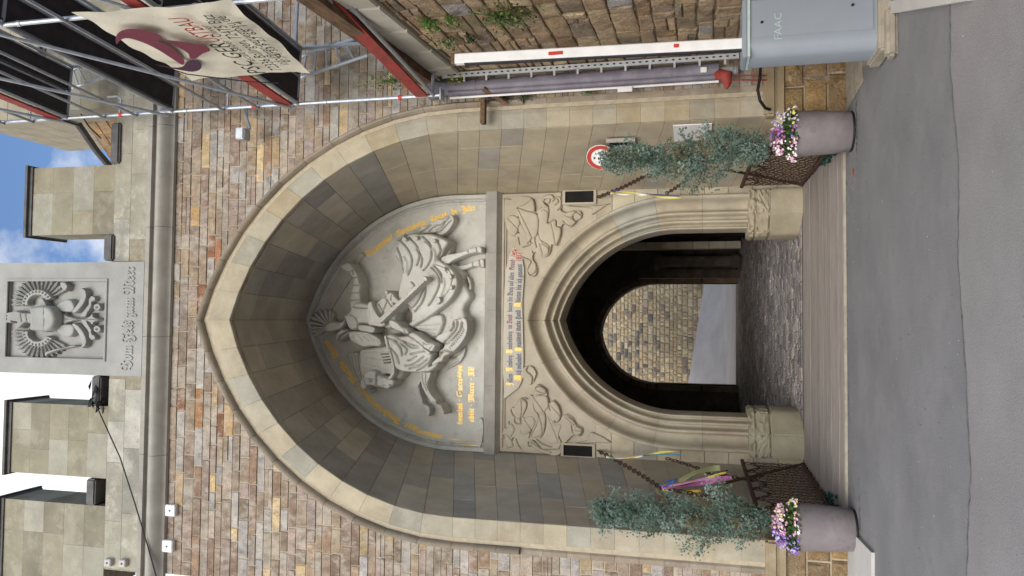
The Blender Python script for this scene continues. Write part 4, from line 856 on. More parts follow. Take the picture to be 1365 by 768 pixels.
# (image x grows downwards in the scene: lo_ is the top edge of the scroll, hi_ its bottom edge)
b = mb(); rows = []
for (t, bo) in zip(smooth_path(lo_, 4), smooth_path(hi_, 4)):
    p, q = P(t[0], t[1], SY), P(bo[0], bo[1], SY)
    rows.append([(p.x, SY, p.z)]+[(p.x+(q.x-p.x)*s, SY-.038-.012*math.sin(math.pi*s), p.z+(q.z-p.z)*s) for s in (0, .25, .5, .75, 1)]+[(q.x, SY, q.z)])
b.strip(rows); scr = b.build('scroll', mat('painted_scroll_ground', .8, base=c(182, 176, 162), scale=5, lo=.88, hi=1.08, bump=.2, patch=c(172, 162, 144), pamt=.6), fld, smooth=True)
TYs = SY-.052
def strip_text(items, top, bot, k0, h, mats):
    path = [( (a[0]+(e[0]-a[0])*k0), a[1]+(e[1]-a[1])*k0) for a, e in zip(top, bot)]
    fnp, L_ = on_path(smooth_path(pxz(path, TYs), 4), TYs)
    tot = sum(TEXTS[k][0][:, 0].max()-TEXTS[k][0][:, 0].min()+(0 if g == 0 else g) for k, m_, g in items); sc = L_/tot; s = 0
    for k, m_, g in items:
        vs = TEXTS[k][0]; w = (vs[:, 0].max()-vs[:, 0].min())*sc
        lay_text(mats[m_], k, lambda a, t, z_, s=s: fnp(s+a, t, z_*.2), h*(1.15 if m_ == 'capital' else 1), w); 
        if m_ == 'capital':
            vsb = [fnp(s-.01, -.015, -.004), fnp(s+w+.01, -.015, -.004), fnp(s+w+.01, h*1.2, -.004), fnp(s-.01, h*1.2, -.004)]
            mats['ground'].add(vsb, [(0, 1, 2, 3)])
        s += w+g*sc
L1 = [('b0', 'capital', .12), ('b1', 'blue', .7), ('b2', 'capital', .12), ('b3', 'blue', .7), ('b4', 'capital', .12), ('b5', 'blue', .7), ('b6', 'purple', .7), ('b7', 'blue', .6), ('b8', 'purple', .8), ('y1', 'red', .3)]
L2 = [('b9', 'capital', .12), ('b10', 'blue', .7), ('b11', 'capital', .12), ('b12', 'blue', .9), ('b13', 'capital', .12), ('b14', 'blue', .8), ('y2', 'red', .3)]
TB = {k: mb() for k in ('capital', 'blue', 'purple', 'red', 'ground')}
strip_text(L1, lo_[1:], hi_[1:], .43, .085, TB); strip_text(L2, lo_[1:], hi_[1:], .86, .085, TB)
for k, m_ in (('capital', M['redprint']), ('blue', M['blueprint']), ('purple', M['purple']), ('red', M['redprint']), ('ground', M['goldpatch'])):
    TB[k].build({'capital': 'initials', 'blue': 'blue_lettering', 'purple': 'purple_lettering', 'red': 'red_year', 'ground': 'gilded_initial_ground'}[k], m_ if k != 'capital' else M['gold'], fld, kind='stuff')

# ================================================================ PASSAGE
PYa, PYb = BY+.75, 21.7
zfl = lambda Y: .167+(Y-BY)*.0385
va = arch(-.05, 1.52, 2.1, 1.8, .1, 2, 10); vb = arch(-.1, 2.35, 2.5, 2.6, .4, 2, 10)
b = mb(); b.strip([[at(p, PYa) for p in va], [at(p, PYa+.02) for p in vb], [at(p, PYb) for p in vb]]); vault = b.build('passage_vault', M['sootshade'], gate)
# blocks of the passage walls
for sx in (-1, 1):
    for k in range(11):
        z0 = .3+k*.3; Y = PYa+.1
        while Y < PYb-.3:
            w = random.uniform(.5, .9)
            if sx > 0 or k < 9:
                x = -.1+sx*2.35
                if z0 < 2.5: mb().stone([(x, Y+.01, z0+.01), (x, Y+w-.01, z0+.01), (x, Y+w-.01, z0+.29), (x, Y+.01, z0+.29)], (-sx, 0, 0), .1, .015, (1, 1, 1, 1), .015).build('passage_stone', M['sootshade'], vault)
            Y += w
for (Y, xx0, xx1, zt, dp) in ((20.5, 1.84, 2.03, 3.5, .3),):
    for k in range(9):
        z0 = .55+k*.4
        mb().stone([(xx0+.0, Y, z0+.004), (xx1, Y, z0+.004), (xx1, Y, z0+.396), (xx0, Y, z0+.396)], (0, -1, 0), dp, .01, jit(c(214, 202, 184), .08)).build('pilaster_stone', M['ashlar'], vault)  # bright colour stands in for courtyard light on the pilaster
b = mb(); ia = arch(-.12, 1.9, 2.9, 2.4, .3, 1, 12); oa = arch(-.1, 2.33, 2.5, 2.58, .3, 1, 12)
b.strip([[at(p, 15.2) for p in oa], [at(p, 15.2) for p in ia], [at(p, 15.7) for p in ia], [at(p, 15.7) for p in oa]]); b.build('rib_arch', M['sootshade'], vault)
# half column on the right wall
mb().lathe([(.15, .3), (.19, .35), (.19, .5), (.14, .56), (.14, 2.2), (.18, 2.3), (.22, 2.4), (.22, 2.5), (.0, 2.5)], (1.55, 20.9, .25), 14).build('wall_column', M['sootshade'], vault, smooth=True)
mb().box((1.12, 21.2, .5), (1.34, 21.5, 3.2)).build('wall_pier', M['sootshade'], vault)
# rear arch
ra = arch(-.39, 1.39, 2.75, 1.45+.12, .3, 2, 10); 
b = mb(); b.prism([(-4, .2), (-4, 7), (4, 7), (4, .2)]+ra[::-1], 21.7, 22.4, c(120, 106, 90)); b.build('rear_wall', M['sootshade'], gate)
ro = off_curve(ra, .16)
for i in range(len(ra)-1):
    mb().stone([at(Cm(ra, i, .01), 21.69), at(Cm(ra, i, .99), 21.69), at(Cm(ro, i, .99), 21.69), at(Cm(ro, i, .01), 21.69)], (0, -1, 0), .4, .02, jit(c(132, 112, 92), .12)).build('rear_arch_stone', M['ashlar'], gate)
# floor of setts
b = mb(); b.strip([[(-2.3, BY+.0, zfl(BY)-.004), (2.0, BY, zfl(BY)-.004)], [(-2.6, 21.9, zfl(21.9)-.004), (2.0, 21.9, zfl(21.9)-.004)]]); b.strip([[(-2.3, BY, zfl(BY)-.004), (2.0, BY, zfl(BY)-.004)], [(-2.3, BY, -.1), (2.0, BY, -.1)]])
pf = b.build('passage_floor', M['dkmortar'], kind='structure')
cnt = 0; stf = mb(); Y = BY+.02
while Y < 21.6:
    h = random.uniform(.13, .17); x = -2.24
    while x < 1.9:
        w = random.uniform(.16, .3); z0, z1 = zfl(Y), zfl(Y+h); cc = jit(pick([(3, c(134, 128, 126)), (2, c(112, 108, 108)), (1, c(156, 148, 142))]), .15)
        q = [(x+.006, Y+.006, z0+.012), (x+w-.006, Y+.006, z0+.012), (x+w-.006, Y+h-.006, z1+.012), (x+.006, Y+h-.006, z1+.012)]
        if Y < 14.6 and cnt < 290 and -1.6 < x < 1.4: mb().stone(q, (0, 0, 1), .03, .012, cc, .004).build('sett', M['cobble'], pf); cnt += 1
        else: stf.stone(q, (0, 0, 1), .03, .012, cc, .004)
        x += w
    Y += h
stf.build('far_setts', M['cobble'], pf, kind='stuff')
# ================================================================ COURTYARD BEYOND
cy = mb().box((-6.5, 27.5, -.5), (6.5, 28.2, 13)); cw = cy.build('courtyard_wall', M['mortar'])
tag(cw, 'courtyard wall seen through the gate passage, small buff stones coloured brighter for sunlight', 'wall')
stf = mb(); z = .7
while z < 6.4:
    h = random.uniform(.1, .19); x = -3.2
    while x < 2:
        w = random.uniform(.1, .34); dk = max(0, z-2.6)*(.5+math.sin(x*1.3+z)); cc = jit(pick([(4, c(214, 192, 152)), (3, c(196, 176, 142)), (2, c(222, 204, 170)), (.8, c(150, 138, 122)), (max(0, dk)*1.6, c(124, 118, 114))]), .12)  # stone colours brightened to stand in for sunlight on this wall
        stf.stone([(x+.012, 27.47, z+.012), (x+w-.012, 27.47, z+.012), (x+w-.012, 27.47, z+h-.012), (x+.012, 27.47, z+h-.012)], (0, -1, 0), .1, .02, cc, .012); x += w
    z += h
stf.build('small_wall_stones', M['rubble'], cw, kind='stuff')
b = mb(); q0 = [(-4, 22.4, .52), (3, 22.4, .6)]
pA, pB = P(921, 515, 27.4), P(944, 385, 27.4)
b.strip([[(-5, 22.0, .55), (4, 22.0, .55)], [(-5, 23.2, .66), (4, 23.2, .62)], [(-5+0, 27.5, pA.z+.55), (4, 27.5, pB.z-.3)]])
b.build('courtyard_ramp', mat('sun_lightened_ramp_asphalt', .9, base=c(188, 184, 182), scale=1.2, lo=.85, hi=1.1, bump=.4, bscale=60, fine=.2), kind='structure')  # ramp colour lightened in place of the sun the gatehouse cuts off
mb().box((-5, 21.95, .5), (4, 22.12, .62), bev=.015).build('ramp_kerb', M['slab'], kind='structure')

# ================================================================ DRAWBRIDGE
zb = lambda Y: .03+(Y-9.28)*.056
br = empty('drawbridge', 'flat drawbridge deck of weathered grey planks in front of the gateway', 'drawbridge', (0, 10.4, 0))
Y = 9.3; k = 0
while Y < 11.6:
    w = (.205, .19, .22, .2, .21, .185)[k % 6]; w = min(w, 11.64-Y); d = random.uniform(-.003, .003)
    mb().add([(-2.13, Y+.004, zb(Y)-.05), (1.99, Y+.004, zb(Y)-.05), (1.99, Y+w-.004, zb(Y+w)-.05), (-2.13, Y+w-.004, zb(Y+w)-.05), (-2.13, Y+.004, zb(Y)+d), (1.99, Y+.004, zb(Y)+d), (1.99, Y+w-.004, zb(Y+w)+d), (-2.13, Y+w-.004, zb(Y+w)+d)],
             [(3, 2, 1, 0), (4, 5, 6, 7), (0, 1, 5, 4), (1, 2, 6, 5), (2, 3, 7, 6), (3, 0, 4, 7)], jit(c(148, 140, 134), .08, .015)).build('plank', M['plank'], br)
    Y += w; k += 1
mb().box((-2.15, 9.245, -.02), (2.01, 9.295, .028)).build('edge_iron', M['concrete'], br)
mb().box((-2.15, 11.645, .02), (2.01, 11.695, .165)).build('threshold_iron', M['rust'], br)
b = mb().box((-2.3, 9.24, -.2), (2.2, 11.7, -.035)); b.build('bridge_pit', M['sootshade'], kind='structure')

def link_run(p0, p1, w=.03, pitch=.046, r=.0065, sag=0, n=6, seg=4):
    p0, p1 = Vector(p0), Vector(p1); L = (p1-p0).length; N = max(2, int(L/pitch)); b = mb(); pts = []
    for i in range(N+1): t = i/N; q = p0.lerp(p1, t); q.z -= sag*4*t*(1-t); pts.append(q)
    for i in range(N):
        a, e = pts[i], pts[i+1]; d = (e-a).normalized(); s = d.orthogonal().normalized() if abs(d.z) < .9 else Vector((0, 1, 0)); s = (s-d*s.dot(d)).normalized()
        if i % 2: s = d.cross(s)
        ce = (a+e)/2; hl = (e-a).length*.62; rr = []
        for k in range(n+2):
            an = 2*math.pi*k/(n+2); rr.append(ce+d*math.cos(an)*hl+s*math.sin(an)*w*.5)
        rr.append(rr[0]); b.tube(rr, r, seg, cap=False)
    return b
rail_z = {}
for sx, side in ((-1, 'left'), (1, 'right')):
    lab = 'rusty hanging chain railing along the %s edge of the drawbridge' % side
    xb, xf = (-2.0, -2.2) if sx < 0 else (1.93, 2.02)
    rl_ = empty('chain_railing', lab, 'railing', (xb, 10.4, 0), 'chain railings of the drawbridge')
    Xr = lambda Y: xb+(xf-xb)*(11.5-Y)/(11.5-9.4)
    Zt = lambda Y: 1.0+(11.5-Y)*(-.03)
    mb().tube([(Xr(11.55), 11.55, Zt(11.55)), (Xr(9.42), 9.42, Zt(9.42))], .028, 8).build('top_rail', M['rust'], rl_)
    mb().tube([(Xr(11.55), 11.55, .2), (Xr(9.42), 9.42, .1)], .022, 6).build('bottom_rail', M['rust'], rl_)
    mb().tube([(Xr(11.58), 11.6, .12), (Xr(10.5), 10.4, 1.28)], .02, 6).build('brace', M['rust'], rl_)
    mb().box((Xr(9.42)-.03, 9.38, .02), (Xr(9.42)+.03, 9.46, .99)).build('end_post', M['rust'], rl_)
    N = 17; proto = None
    for k in range(N):
        Y = 11.45-k*(11.45-9.5)/(N-1); zt = Zt(Y)-.12-.07*abs(math.sin(k*math.pi/4.0)); o = None
        if proto is None:
            lb = link_run((0, 0, 0), (0, 0, -.72), w=.024, r=.006, pitch=.05)
            o = lb.build('hanging_chain', M['rust'], rl_); proto = o; o.location = (Xr(Y)-rl_.location.x, Y-rl_.location.y, zt)
            o.data.transform(Matrix.Translation(rl_.location))
        else:
            o = proto.copy(); COL.objects.link(o); o.parent = rl_; o.location = (Xr(Y)-rl_.location.x, Y-rl_.location.y, zt)
    for k in range(5):
        ya, ye = 11.45-k*.39, 11.45-(k+1)*.39
        link_run((Xr(ya), ya, Zt(ya)-.03), (Xr(ye), ye, Zt(ye)-.03), w=.034, r=.007, sag=.17).build('festoon_chain', M['rust'], rl_)
# hoisting chains
for (pts, lab) in (([P(797, 601, BY-.03), P(880, 650, 10.3), P(1010, 676, 9.5)], 'long rusty hoisting chain running from the left wall slot to the bridge railing'),
                   ([P(797, 263, BY-.03), P(857, 236, 10.6), P(1005, 200, 9.5)], 'long rusty hoisting chain running from the right wall slot behind the conifer')):
    b = mb()
    for a, e in zip(pts[:-1], pts[1:]): q = link_run(a, e, w=.05, pitch=.062, r=.0105, sag=.04); b.add(q.v, q.f)
    b.build('hoisting_chain', M['rust'], label=lab, cat='chain', group='hoisting chains')
b = link_run(P(888, 611, 11.3), P(948, 632, 10.7), w=.042, pitch=.055, r=.009, sag=.05); q = link_run(P(948, 632, 10.7), P(1006, 640, 10.6), w=.042, pitch=.055, r=.009); b.add(q.v, q.f)
b.build('slack_chain', M['rust'], label='short slack chain ending in ribbons beside the portal mouldings on the left', cat='chain')
b = link_run(P(918, 234, 10.4), P(888, 258, 11.2), w=.042, pitch=.055, r=.009, sag=.04)
b.build('slack_chain', M['rust'], label='short slack chain half hidden by the right conifer near the portal', cat='chain')
def ribbon(pts, Y, w, col, lab, tw=2.0):
    pp = smooth_path([(P(x, y, Y).x, P(x, y, Y).z) for x, y in pts], 6); rows = []; n = len(pp)
    for i, (x, z) in enumerate(pp):
        a = pp[max(i-1, 0)]; e = pp[min(i+1, n-1)]; d = Vector((e[0]-a[0], e[1]-a[1])).normalized(); t = i/(n-1); an = tw*math.sin(t*4.2)+.4
        nn = Vector((-d.y, d.x))*math.cos(an)*w; yy = math.sin(an)*w
        rows.append([(x-nn.x, Y-.03*math.sin(t*6)-yy, z-nn.y), (x, Y-.03*math.sin(t*6)-.008, z), (x+nn.x, Y-.03*math.sin(t*6)+yy, z+nn.y)])
    mb().strip(rows, col).build('ribbon', M['ribbon'], smooth='all', label=lab, cat='ribbon', group='ribbons tied to the chains')
RY = 10.25
ribbon([(809, 609), (830, 611), (850, 608), (878, 604), (905, 602)], 11.2, .016, c(216, 200, 96), 'narrow yellow ribbon hanging from the upper part of the left chain')
ribbon([(809, 610), (828, 612), (848, 609), (880, 606), (908, 606)], 11.22, .013, c(70, 130, 150), 'narrow teal ribbon behind the yellow one on the upper left chain', 1.2)
ribbon([(808, 609), (826, 611), (845, 610), (858, 608)], 11.18, .015, c(222, 218, 208), 'short white ribbon at the top of the upper left chain')
ribbon([(882, 650), (905, 648), (935, 645), (972, 637)], RY, .028, c(196, 110, 168), 'broad pink ribbon fluttering from the knot of the left chain', 1)
ribbon([(884, 649), (910, 644), (940, 639), (975, 637)], RY+.02, .02, c(214, 150, 190), 'pale pink ribbon above the broad pink one on the left chain', .7)
ribbon([(884, 652), (900, 655), (916, 656), (934, 655)], RY-.02, .018, c(224, 186, 70), 'short yellow ribbon hanging lowest from the left chain knot', 1)
ribbon([(884, 648), (910, 642), (940, 638), (968, 630)], RY+.03, .016, c(222, 196, 62), 'long yellow ribbon blown sideways above the pink ribbons', 1.4)
ribbon([(905, 642), (925, 630), (945, 626), (960, 624)], RY+.05, .035, c(128, 130, 88), 'olive green ribbon spread flat above the pink ribbons', .5)
ribbon([(880, 648), (884, 642), (895, 640), (903, 638), (896, 644), (884, 650)], RY-.03, .014, c(52, 96, 178), 'blue ribbon tied in a loop at the left chain knot')
ribbon([(884, 648), (915, 645), (945, 636), (970, 627)], RY+.06, .013, c(44, 40, 52), 'thin dark ribbon behind the yellow one on the left chain', 1)
ribbon([(814, 257), (840, 258), (870, 261), (908, 264)], 11.2, .02, c(214, 206, 110), 'yellow ribbon hanging from the right hoisting chain')
ribbon([(818, 254), (840, 255), (870, 259), (906, 261)], 11.17, .014, c(78, 74, 120), 'violet ribbon beside the yellow one on the right chain', 1.2)
ribbon([(814, 258), (832, 260), (848, 259), (862, 260)], 11.15, .014, c(226, 222, 214), 'short white ribbon beside the yellow one on the right chain')

# ================================================================ POTS, CONIFERS, PANSIES
def pot(x, y, lab, rt=.245, rb=.215, h=.6):
    t = empty('plant_pot', lab, 'plant pot', (x, y, 0), 'taupe plant pots before the gate')
    mb().lathe([(0, .012), (rb-.012, .012), (rb, .03), (rb+.018, h*.35), (rt, h*.8), (rt+.004, h-.02), (rt-.004, h), (rt-.03, h), (rt-.04, h-.05), (rt-.04, h-.08)], (x, y, 0), 40).build('body', M['pot'], t, smooth=True)
    mb().lathe([(0, .0), (rb-.005, 0), (rb+.004, .012), (rb, .026), (0, .026)], (x, y, 0), 32).build('foot_ring', M['rubber'], t, smooth=True)
    mb().lathe([(0, h-.05), (rt-.04, h-.06)], (x, y, 0), 24).build('soil', M['soil'], t)
    return t
PLX, PRX, PYY = -2.2, 2.04, 8.86
pot(PLX, PYY, 'taupe plastic plant pot left of the drawbridge, in front of the left pier')
pot(PRX, PYY, 'taupe plastic plant pot right of the drawbridge, beside the grey barrier box')
def leafdab(b, p, r, col, n=3):
    a = Vector((random.gauss(0, 1), random.gauss(0, 1), random.gauss(0, 1))).normalized(); u = a.orthogonal().normalized()*r; v = a.cross(u)
    b.add([p-u, p+v*.5, p+u, p-v*.5], [(0, 1, 2, 3)], col)
def conifer(rows, Y, base, lab, seed):
    rnd = random.Random(seed); t = empty('blue_conifer', lab, 'conifer', base, 'blue conifers in the plant pots')
    cs = [(P(x, y, Y), hw*.0084) for x, y, hw in rows]       # centre line and half widths
    pts = [Vector(base)]+[Vector((q.x, Y, q.z)) for q, _ in cs]
    mb().tube([base, (base[0]+.01, Y, pts[1].z-.1)]+[tuple(p) for p in pts[1:]], [.022, .02]+[max(.004, .018-.0016*i) for i in range(len(pts)-1)], 7).build('trunk', M['bark'], t, smooth=True)
    br_ = mb(); fo = mb(); N = 104
    for k in range(N):
        f = (k+rnd.random())/N*(len(cs)-1.02); i = min(int(f), len(cs)-2); fr = f-i
        ce = cs[i][0].lerp(cs[i+1][0], fr); hw = cs[i][1]+(cs[i+1][1]-cs[i][1])*fr
        an = k*2.4+rnd.uniform(-.5, .5); ln = max(.09, hw*rnd.uniform(.6, 1.15)*(.82+.3*math.sin(f*4.1+seed)*math.cos(an+f*1.7))); rise = rnd.uniform(.25, .8)
        if rnd.random() < .08: ln *= 1.3
        s = Vector((ce.x, Y, ce.z-.1)); e = s+Vector((math.cos(an)*ln, math.sin(an)*ln*.6, rise*ln*.8+.05)); m1 = s.lerp(e, .5)-Vector((0, 0, .02))
        br_.tube([s, m1, e], [.008, .005, .002], 4)
        tone = rnd.random(); base_c = c(118, 142, 130) if tone < .45 else c(96, 118, 104) if tone < .72 else c(142, 164, 154) if tone < .88 else c(122, 116, 88)
        d = (e-s).normalized()
        for j in range(int(34+ln*190)):
            tt = rnd.random()**.75; q = s.lerp(m1, min(1, tt*2)) if tt < .5 else m1.lerp(e, (tt-.5)*2.1); wd = .016+.030*math.sin(min(1, tt*1.05)*2.7)
            o_ = Vector((rnd.gauss(0, wd), rnd.gauss(0, wd), rnd.gauss(0, wd))); q = q+o_
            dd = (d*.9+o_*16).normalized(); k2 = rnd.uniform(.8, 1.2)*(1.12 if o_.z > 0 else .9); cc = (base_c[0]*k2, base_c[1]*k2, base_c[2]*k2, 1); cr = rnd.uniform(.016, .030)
            for w in range(11):
                v = (dd*.9+Vector((rnd.gauss(0, .6), rnd.gauss(0, .6), rnd.gauss(0, .6)))).normalized(); u = v.orthogonal().normalized(); u = (Matrix.Rotation(rnd.uniform(0, 6.28), 3, v) @ u)*.0042
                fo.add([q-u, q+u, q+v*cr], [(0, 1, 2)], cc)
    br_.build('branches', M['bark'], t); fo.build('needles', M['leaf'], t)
conifer([(1012, 698, 10), (1000, 694, 36), (975, 690, 44), (945, 690, 50), (915, 686, 34), (885, 686, 38), (860, 682, 34), (835, 682, 28), (815, 680, 24), (800, 684, 18), (790, 678, 8)], PYY, (PLX-.02, PYY, .55), 'tall blue-green conifer in the left plant pot', 3)
conifer([(1010, 196, 10), (1000, 200, 36), (975, 200, 48), (945, 205, 50), (918, 216, 36), (890, 215, 26), (865, 212, 26), (845, 208, 24), (828, 214, 16), (812, 212, 12), (800, 214, 5)], PYY, (PRX+.02, PYY, .55), 'tall blue-green conifer in the right plant pot, hiding part of a round sign', 4)
def pansies(x, y, pal, lab, seed):
    rnd = random.Random(seed); t = empty('flower_clump', lab, 'flowers', (x, y, .56), 'flowering clumps in the plant pots')
    fo, bl = mb(), mb()
    for k in range(900):
        an, r = rnd.uniform(0, 6.28), .26*math.sqrt(rnd.random()); z = .57+.16*math.sqrt(max(0, 1-(r/.3)**2))*rnd.random(); v = rnd.uniform(.7, 1.3); g = c(62, 88, 44)
        leafdab(fo, Vector((x+r*math.cos(an), y+r*math.sin(an), z)), rnd.uniform(.014, .03), (g[0]*v, g[1]*v, g[2]*v, 1))
    for k in range(300):
        an = rnd.uniform(0, 6.28); r = .30*math.sqrt(rnd.random()); z = (.60 if r < .24 else .52)+.25*math.sqrt(max(0, 1-(r/.32)**2))*rnd.uniform(.55, 1); p = Vector((x+r*math.cos(an), y+r*math.sin(an), z))
        s = (p.x-x)/.27; cc = pal(s, rnd); v = rnd.uniform(.85, 1.1); cc = (cc[0]*v, cc[1]*v, cc[2]*v, 1); R_ = rnd.uniform(.012, .021)
        n = Vector((rnd.gauss(0, .4)+s*.4, -rnd.uniform(.2, 1), rnd.uniform(.2, 1))).normalized(); u = n.orthogonal().normalized(); w = n.cross(u); vs = [p+n*.004]
        for j in range(10): aa = j*math.pi/5; q = R_*(1 if j % 2 else .68); vs.append(p+(u*math.cos(aa)+w*math.sin(aa))*q)
        bl.add(vs, [(0, 1+j, 1+(j+1) % 10) for j in range(10)], cc); bl.add([p+n*.006+u*.004, p+n*.006+w*.004, p+n*.006-u*.004, p+n*.006-w*.004], [(0, 1, 2, 3)], c(230, 200, 80))
    fo.build('leaves', M['leaf'], t, kind='stuff'); bl.build('blossoms', M['petal'], t, kind='stuff')
VI, PI_, WH, MA, LA, YE = c(118, 84, 178), c(214, 158, 190), c(232, 226, 230), c(160, 70, 160), c(178, 168, 214), c(206, 196, 110)
pansies(PLX, PYY-.01, lambda s, r: r.choice([VI, VI, LA]) if s < -.15 else r.choice([PI_, PI_, WH]) if s < .5 else r.choice([WH, PI_, YE]), 'clump of violet and pink pansies in the left plant pot', 5)
pansies(PRX, PYY-.01, lambda s, r: r.choice([PI_, WH, PI_]) if s < -.35 else r.choice([MA, MA, VI, PI_]) if s < .15 else r.choice([LA, WH, LA, YE]), 'clump of magenta, lavender and white pansies in the right plant pot', 6)

# ================================================================ SIGN, NOTICE
sc_ = P(801, 210, 9.75); sg = empty('round_sign', 'round white traffic sign with red ring, partly behind the right conifer', 'traffic sign', sc_)
ax = Vector((-.72, -.69, 0)).normalized(); ux = Vector((-ax.y, ax.x, 0)); ux = ux if ux.x > 0 else -ux; uz = Vector((0, 0, 1))
def disc(r0, r1, off, name, m, n=40):
    b = mb(); rows = [[tuple(sc_+ax*off+(ux*math.cos(2*math.pi*k/n)+uz*math.sin(2*math.pi*k/n))*r) for k in range(n)] for r in (max(r0, .0005), r1)]; b.strip(rows, closed=True)
    rows = [[tuple(sc_+ax*(off-q)+(ux*math.cos(2*math.pi*k/n)+uz*math.sin(2*math.pi*k/n))*r1) for k in range(n)] for q in (0, .01)]; b.strip(rows, closed=True); b.build(name, m, sg)
disc(0, .185, 0, 'plate', M['whitepaint']); disc(.128, .178, .006, 'red_ring', M['redprint'])
b = mb(); lay_text(b, 'sgn', lambda s, t, z: tuple(sc_+ax*.008+ux*(s-.085)+uz*(t-.035)), .075, .17); b.build('sign_text', M['black'], sg)
b = mb()
for q in (.062, -.062):
    w = .028 if q > 0 else -.028
    b.add([tuple(sc_+ax*.008+uz*(q*1.5)-ux*.022), tuple(sc_+ax*.008+uz*(q*1.5)+ux*.022), tuple(sc_+ax*.008+uz*(q*1.5-w))], [(0, 1, 2)])
b.build('sign_arrows', M['black'], sg)
mb().tube([sc_-ax*.01, (2.27, 9.95, sc_.z)], .014, 6).build('bracket', M['galv'], sg)
n0 = P(917, 168, 9.28); nx = lambda Y: XC+2.40-.41*(Y-FY)/2.5-.02
nt = mb().add([(nx(9.3), 9.3, 1.45), (nx(9.78), 9.78, 1.45), (nx(9.78), 9.78, 1.9), (nx(9.3), 9.3, 1.9), (nx(9.3)+.012, 9.3, 1.45), (nx(9.78)+.012, 9.78, 1.45), (nx(9.78)+.012, 9.78, 1.9), (nx(9.3)+.012, 9.3, 1.9)],
              [(0, 1, 2, 3), (7, 6, 5, 4), (0, 4, 5, 1), (3, 2, 6, 7), (0, 3, 7, 4), (1, 5, 6, 2)])
nb_ = nt.build('notice_board', M['whitepaint'], label='white notice board on the right recess wall behind the conifer', cat='notice board')

# ================================================================ BARRIER
bo = empty('parking_barrier', 'grey metal barrier housing with its white boom raised upright', 'barrier', (2.58, 7.2, .1))
x0, x1, y0, y1, z0, z1 = 2.335, 2.84, 7.06, 7.42, .115, 1.19
prof2 = [(x0+.15, y0), (x0+.09, y0-.004), (x0+.03, y0+.03), (x0, y0+.09), (x0, y1-.03), (x0+.03, y1), (x1, y1), (x1, y0)]
b = mb(); n = len(prof2); b.add([(x, y, z0) for x, y in prof2]+[(x, y, z1) for x, y in prof2], [tuple(range(n))[::-1], tuple(range(n, 2*n))]+[(i, (i+1) % n, (i+1) % n+n, i+n) for i in range(n)]); b.build('housing', M['bargrey'], bo, smooth=True)
mb().box((x0+.16, y0-.012, z0+.03), (x1-.01, y0+.01, z1-.05), bev=.006).build('door', M['bargrey'], bo)
mb().box((x0-.008, y0-.02, z1-.01), (x1+.01, y1+.01, z1+.035), bev=.01).build('lid', M['bargrey'], bo)
mb().box((x0-.004, y0-.018, z1-.03), (x1+.006, y1+.006, z1-.008)).build('lid_seal', M['seal'], bo)
mb().tube([(x1-.21, y0-.008, z1-.13), (x1-.21, y0-.022, z1-.13)], .012, 10).build('lock', M['rubber'], bo)
mb().tube([(x1-.12, y0-.008, z0+.2), (x1-.12, y0-.022, z0+.2)], .012, 10).build('lock', M['rubber'], bo)
tl, tr_ = P(1042, 52, y0-.014), P(1042, 17, y0-.014)
b = mb(); lay_text(b, 'faac', lambda s, t, z: (tl.x+s, y0-.0145-z, tl.z+t), .065, tr_.x-tl.x); b.build('maker_mark', M['seal'], bo)
a0, a1 = P(996, 63, 7.2), P(607, 78, 7.2)
def arm(p, q, w, d, name, m, off=0):
    b = mb(); vs = []
    for e in (p, q):
        for (dx, dy) in ((-w, -d+.01), (-w+.01, -d), (w-.01, -d), (w, -d+.01), (w, d), (-w, d)): vs.append((e.x+dx+off, e.y+dy, e.z))
    b.add(vs, [tuple(range(6))[::-1], tuple(range(6, 12))]+[(i, (i+1) % 6, (i+1) % 6+6, i+6) for i in range(6)]); b.build(name, m, bo)
a0 = Vector((2.5, 7.2, 1.2)); a1 = Vector((a1.x-.01, 7.2, a1.z))
arm(a0, a1, .05, .035, 'boom', M['whitepaint']); arm(a0, a1-Vector((0, 0, .1)), .007, .03, 'boom_edge_strip', M['darksteel'], -.055)
arm(a1, a1+Vector((0, 0, .035)), .052, .04, 'boom_tip', M['timber'])
for (xa, xb, yy) in ((731, 750, 70), (898, 905, 60.5)):
    p, q = P(xb, yy, 7.158), P(xa, yy, 7.158); mb().box((p.x-.016, 7.155, p.z), (p.x+.016, 7.168, q.z), bev=.003).build('reflector', M['red'], bo)
mb().box((2.30, 7.0, 0), (2.92, 7.5, .118), bev=.02).build('concrete_base', M['concrete'], bo)
cb = [G(1199, 62), G(1199, 8), G(1168, 70)]
mb().box((2.2, 6.86, 0), (2.62, 6.99, .085), bev=.025).build('kerb_block', M['concrete'], label='loose weathered concrete block in front of the barrier base', cat='concrete block')

# ================================================================ RIGHT RETAINING WALL
WA, WB = Vector((3.05, 9.2, 0)), Vector((2.85, 5.7, 0)); WD = (WB-WA).normalized(); WN = Vector((WD.y, -WD.x, 0)); WN = WN if WN.x < 0 else -WN
rw = empty('retaining_wall', 'rough brown sandstone retaining wall on the right, overgrown in places', 'wall', (3.05, 9.2, 0))
wp = lambda s, z, o=0: WA+WD*s+Vector((0, 0, z))+WN*o
b = mb(); q = [wp(-.2, -.1, -.012), wp(7, -.1, -.012), wp(7, -.1, -1.3), wp(-.2, -.1, -1.3)]; b.add([tuple(p) for p in q]+[(p.x, p.y, 4.78) for p in q], [(0, 1, 2, 3), (4, 5, 6, 7), (0, 1, 5, 4), (1, 2, 6, 5), (2, 3, 7, 6), (3, 0, 4, 7)])
core = b.build('wall_core', M['wallmortar'], rw)
RET = [(3, c(172, 148, 118)), (3, c(156, 134, 108)), (2, c(182, 162, 132)), (1, c(136, 120, 102)), (.4, c(158, 152, 148)), (1, c(148, 120, 92))]
z = 0; rs_ = []
